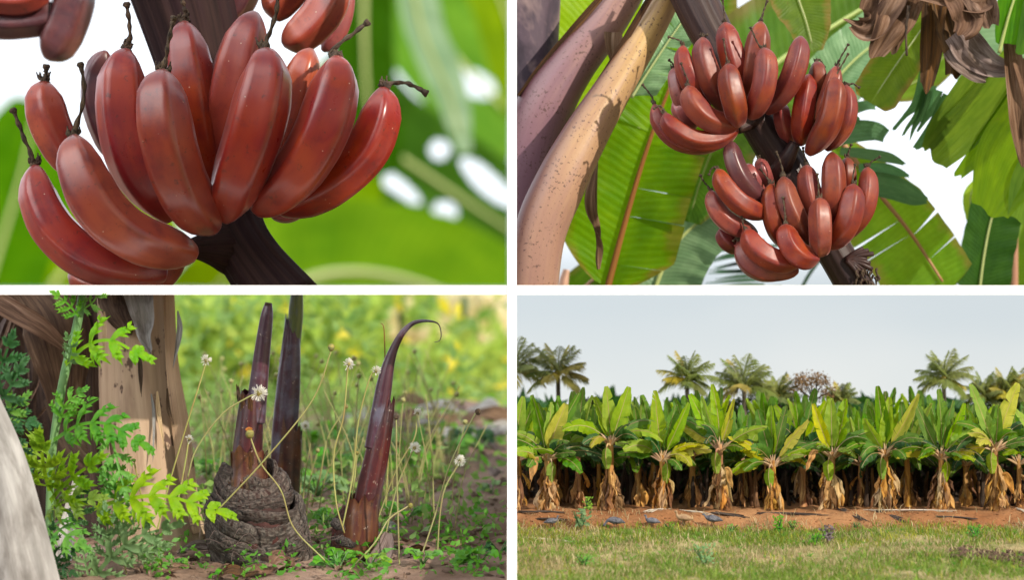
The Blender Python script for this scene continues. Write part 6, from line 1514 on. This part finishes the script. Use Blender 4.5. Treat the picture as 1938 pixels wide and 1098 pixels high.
tuft('green shrub left of the purple shrub', 1543, 1034, 28, 22, 'weed', 3, 60)
tuft('bright green bush at the bank foot by the field centre', 1500, 1004, 22, 16, 'weed', 4, 60)
tuft('upright green weed left of the bright bush', 1474, 1010, 18, 30, 'weed', 5, 50)
tuft('dark green bush in the grass at the right', 1846, 1018, 26, 22, 'weed', 6, 60)
tuft('small pale blue green plant on the bank foot right of centre', 1620, 1000, 18, 10, 'weed_p', 7, 40)
tuft('grey green dry weed in the near grass, left of centre', 1335, 1075, 44, 40, 'weed_p', 8, 70, .16)
tuft('dark green clump in the near grass at the left', 1108, 1072, 34, 18, 'weed', 9, 70)
tuft('green weed by the bank between the two right grey birds', 1383, 1010, 24, 16, 'weed', 10, 50)
tuft('yellow green plant right of the standing grey bird', 1268, 1004, 24, 14, 'weed_y', 11, 50)
tuft('slender weed growing up the bank by the second front row plant', 1114, 968, 14, 26, 'weed_y', 12, 40)
b = MB()
for k in range(150):
    px = rng.uniform(1800, 1960); py = 1048 + (px - 1800) * .10 + rng.gauss(0, 6)
    c = onf(px, py)
    b.add(lump(c + np.array((0, 0, rng.uniform(0, 4) * U)), rng.uniform(2.5, 6) * U, 6, 8, .4, k, (1.2, 1, .8)))
M['clod'] = fibre_mat('dark_clods', [(.060, .036, .026), (.13, .085, .06)], 3, 3, .95, .8, .003, obj=(90, 90, 90))
o = b.build('earth_mound', M['clod'], None, 'BR'); tag(o, 'ridge of dark turned earth clods in the grass at the right edge', kind='stuff')
# grey boards stacked in the gap behind the front row
for (px, lb) in [(1335, 'stack of grey boards in the gap beside the tallest spear leaf plant'), (1497, 'small stack of grey boards in the gap right of the yellow leaf plant')]:
    t = thing('board_stack', lb, 'board stack', P(px, 962, 6.56))
    for i in range(4):
        mesh1(box(P(px + rng.uniform(-6, 6), 958 - i * 9, 6.56 - .012 * i), (70 * U, .03, 3.2 * U)), 'board', M['stick_pale'], t, 'BR', smooth=False)

# dense greenery at the heart of the plantation, coloured dark for its shade
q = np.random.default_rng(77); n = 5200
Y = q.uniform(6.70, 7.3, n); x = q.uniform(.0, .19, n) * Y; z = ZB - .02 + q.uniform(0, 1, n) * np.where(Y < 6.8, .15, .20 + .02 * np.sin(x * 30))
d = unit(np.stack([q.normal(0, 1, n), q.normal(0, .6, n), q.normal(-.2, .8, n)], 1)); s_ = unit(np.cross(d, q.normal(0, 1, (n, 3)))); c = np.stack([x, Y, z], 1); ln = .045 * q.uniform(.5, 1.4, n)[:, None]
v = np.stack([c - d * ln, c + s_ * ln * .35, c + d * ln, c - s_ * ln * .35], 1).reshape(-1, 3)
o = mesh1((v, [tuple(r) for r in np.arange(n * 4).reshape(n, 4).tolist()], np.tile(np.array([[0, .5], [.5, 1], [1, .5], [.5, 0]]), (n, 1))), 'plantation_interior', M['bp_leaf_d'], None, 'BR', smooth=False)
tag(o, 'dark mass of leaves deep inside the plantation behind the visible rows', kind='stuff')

q = np.random.default_rng(78); n = 1700  # small dark leaves put in for the deep shade between stems
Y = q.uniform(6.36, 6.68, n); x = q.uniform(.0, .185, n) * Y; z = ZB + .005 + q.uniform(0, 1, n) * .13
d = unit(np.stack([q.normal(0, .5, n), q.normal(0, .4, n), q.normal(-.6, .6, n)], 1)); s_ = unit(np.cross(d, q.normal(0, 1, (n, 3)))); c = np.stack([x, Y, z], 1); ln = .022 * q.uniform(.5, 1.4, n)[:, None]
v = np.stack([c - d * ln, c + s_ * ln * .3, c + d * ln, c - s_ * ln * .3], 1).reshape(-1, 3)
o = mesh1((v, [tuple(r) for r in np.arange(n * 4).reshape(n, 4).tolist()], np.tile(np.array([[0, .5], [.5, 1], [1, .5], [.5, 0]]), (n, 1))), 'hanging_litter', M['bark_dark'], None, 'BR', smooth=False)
tag(o, 'small dark scraps added for the deep shade between the stems', kind='stuff')

b = MB()
for k in range(420):
    px, Y = rng.uniform(982, 1945), rng.uniform(6.07, 6.18); x = (px - 969) / F * Y
    b.add(lump((x, Y, float(fz(x, Y))), rng.uniform(.8, 3.0) * U, 5, 7, .45, k, (1.3, 1, .7)))
M['red_clod'] = fibre_mat('red_clods', [(.20, .085, .035), (.36, .18, .085), (.12, .055, .028)], 3, 3, .95, .8, .002, obj=(80, 80, 80))
o = b.build('bank_clods', M['red_clod'], None, 'BR'); tag(o, 'loose red earth clods along the bank', kind='stuff')
b = MB()
for k in range(240):
    px, py = rng.uniform(982, 1940), rng.uniform(1000, 1094)
    c = onf(px, py); a = rng.uniform(0, 6.28); l_ = rng.uniform(4, 9) * U
    for j in range(7):
        a2 = a + j * .9; d = np.array((math.cos(a2) * .5, math.sin(a2) * .4, 1.0)) * l_ * rng.uniform(.6, 1.2)
        b.add(ribbon([c, c + d * .6, c + d + np.array((math.cos(a2), 0, -.3)) * l_ * .4], [.7 * U, .9 * U, .2 * U], n=5, m=2))
o = b.build('grass_tufts', M['grass_d' if False else 'weed'], None, 'BR'); tag(o, 'taller darker green tufts scattered through the field grass', kind='stuff')
# ------------------------------------------------------------------ trim at the white gap strips: nothing grows past them
bpy.context.view_layer.update()
def trim(o, q):
    me = o.data
    n = len(me.vertices)
    if n == 0: return
    co = np.empty(n * 3, dtype=np.float32); me.vertices.foreach_get('co', co); co = co.reshape(-1, 3)
    mw = np.array(o.matrix_world)
    wv = co @ mw[:3, :3].T + mw[:3, 3]
    sx = -1 if 'L' in q else 1
    sz = 1 if 'T' in q else -1
    bad_x = (wv[:, 0] * sx) < 0; bad_z = (wv[:, 2] * sz) < 0
    if not (bad_x.any() or bad_z.any()): return
    if bad_x.all() or bad_z.all():
        for ch in list(o.children): bpy.data.objects.remove(ch)
        bpy.data.objects.remove(o); return
    if me.users > 1: me = me.copy(); o.data = me
    inv = o.matrix_world.inverted()
    bm = bmesh.new(); bm.from_mesh(me)
    for bad, nrm_ in ((bad_x, Vector((sx, 0, 0))), (bad_z, Vector((0, 0, sz)))):
        if not bad.any(): continue
        bmesh.ops.bisect_plane(bm, geom=bm.verts[:] + bm.edges[:] + bm.faces[:], plane_co=inv @ Vector((0, 0, 0)),
                               plane_no=(inv.to_3x3() @ nrm_), clear_inner=True)
    bm.to_mesh(me); bm.free()
    if len(me.vertices) == 0: bpy.data.objects.remove(o)
for nm, q in list(REGION.items()):
    o = bpy.data.objects.get(nm)
    if o is not None: trim(o, q)
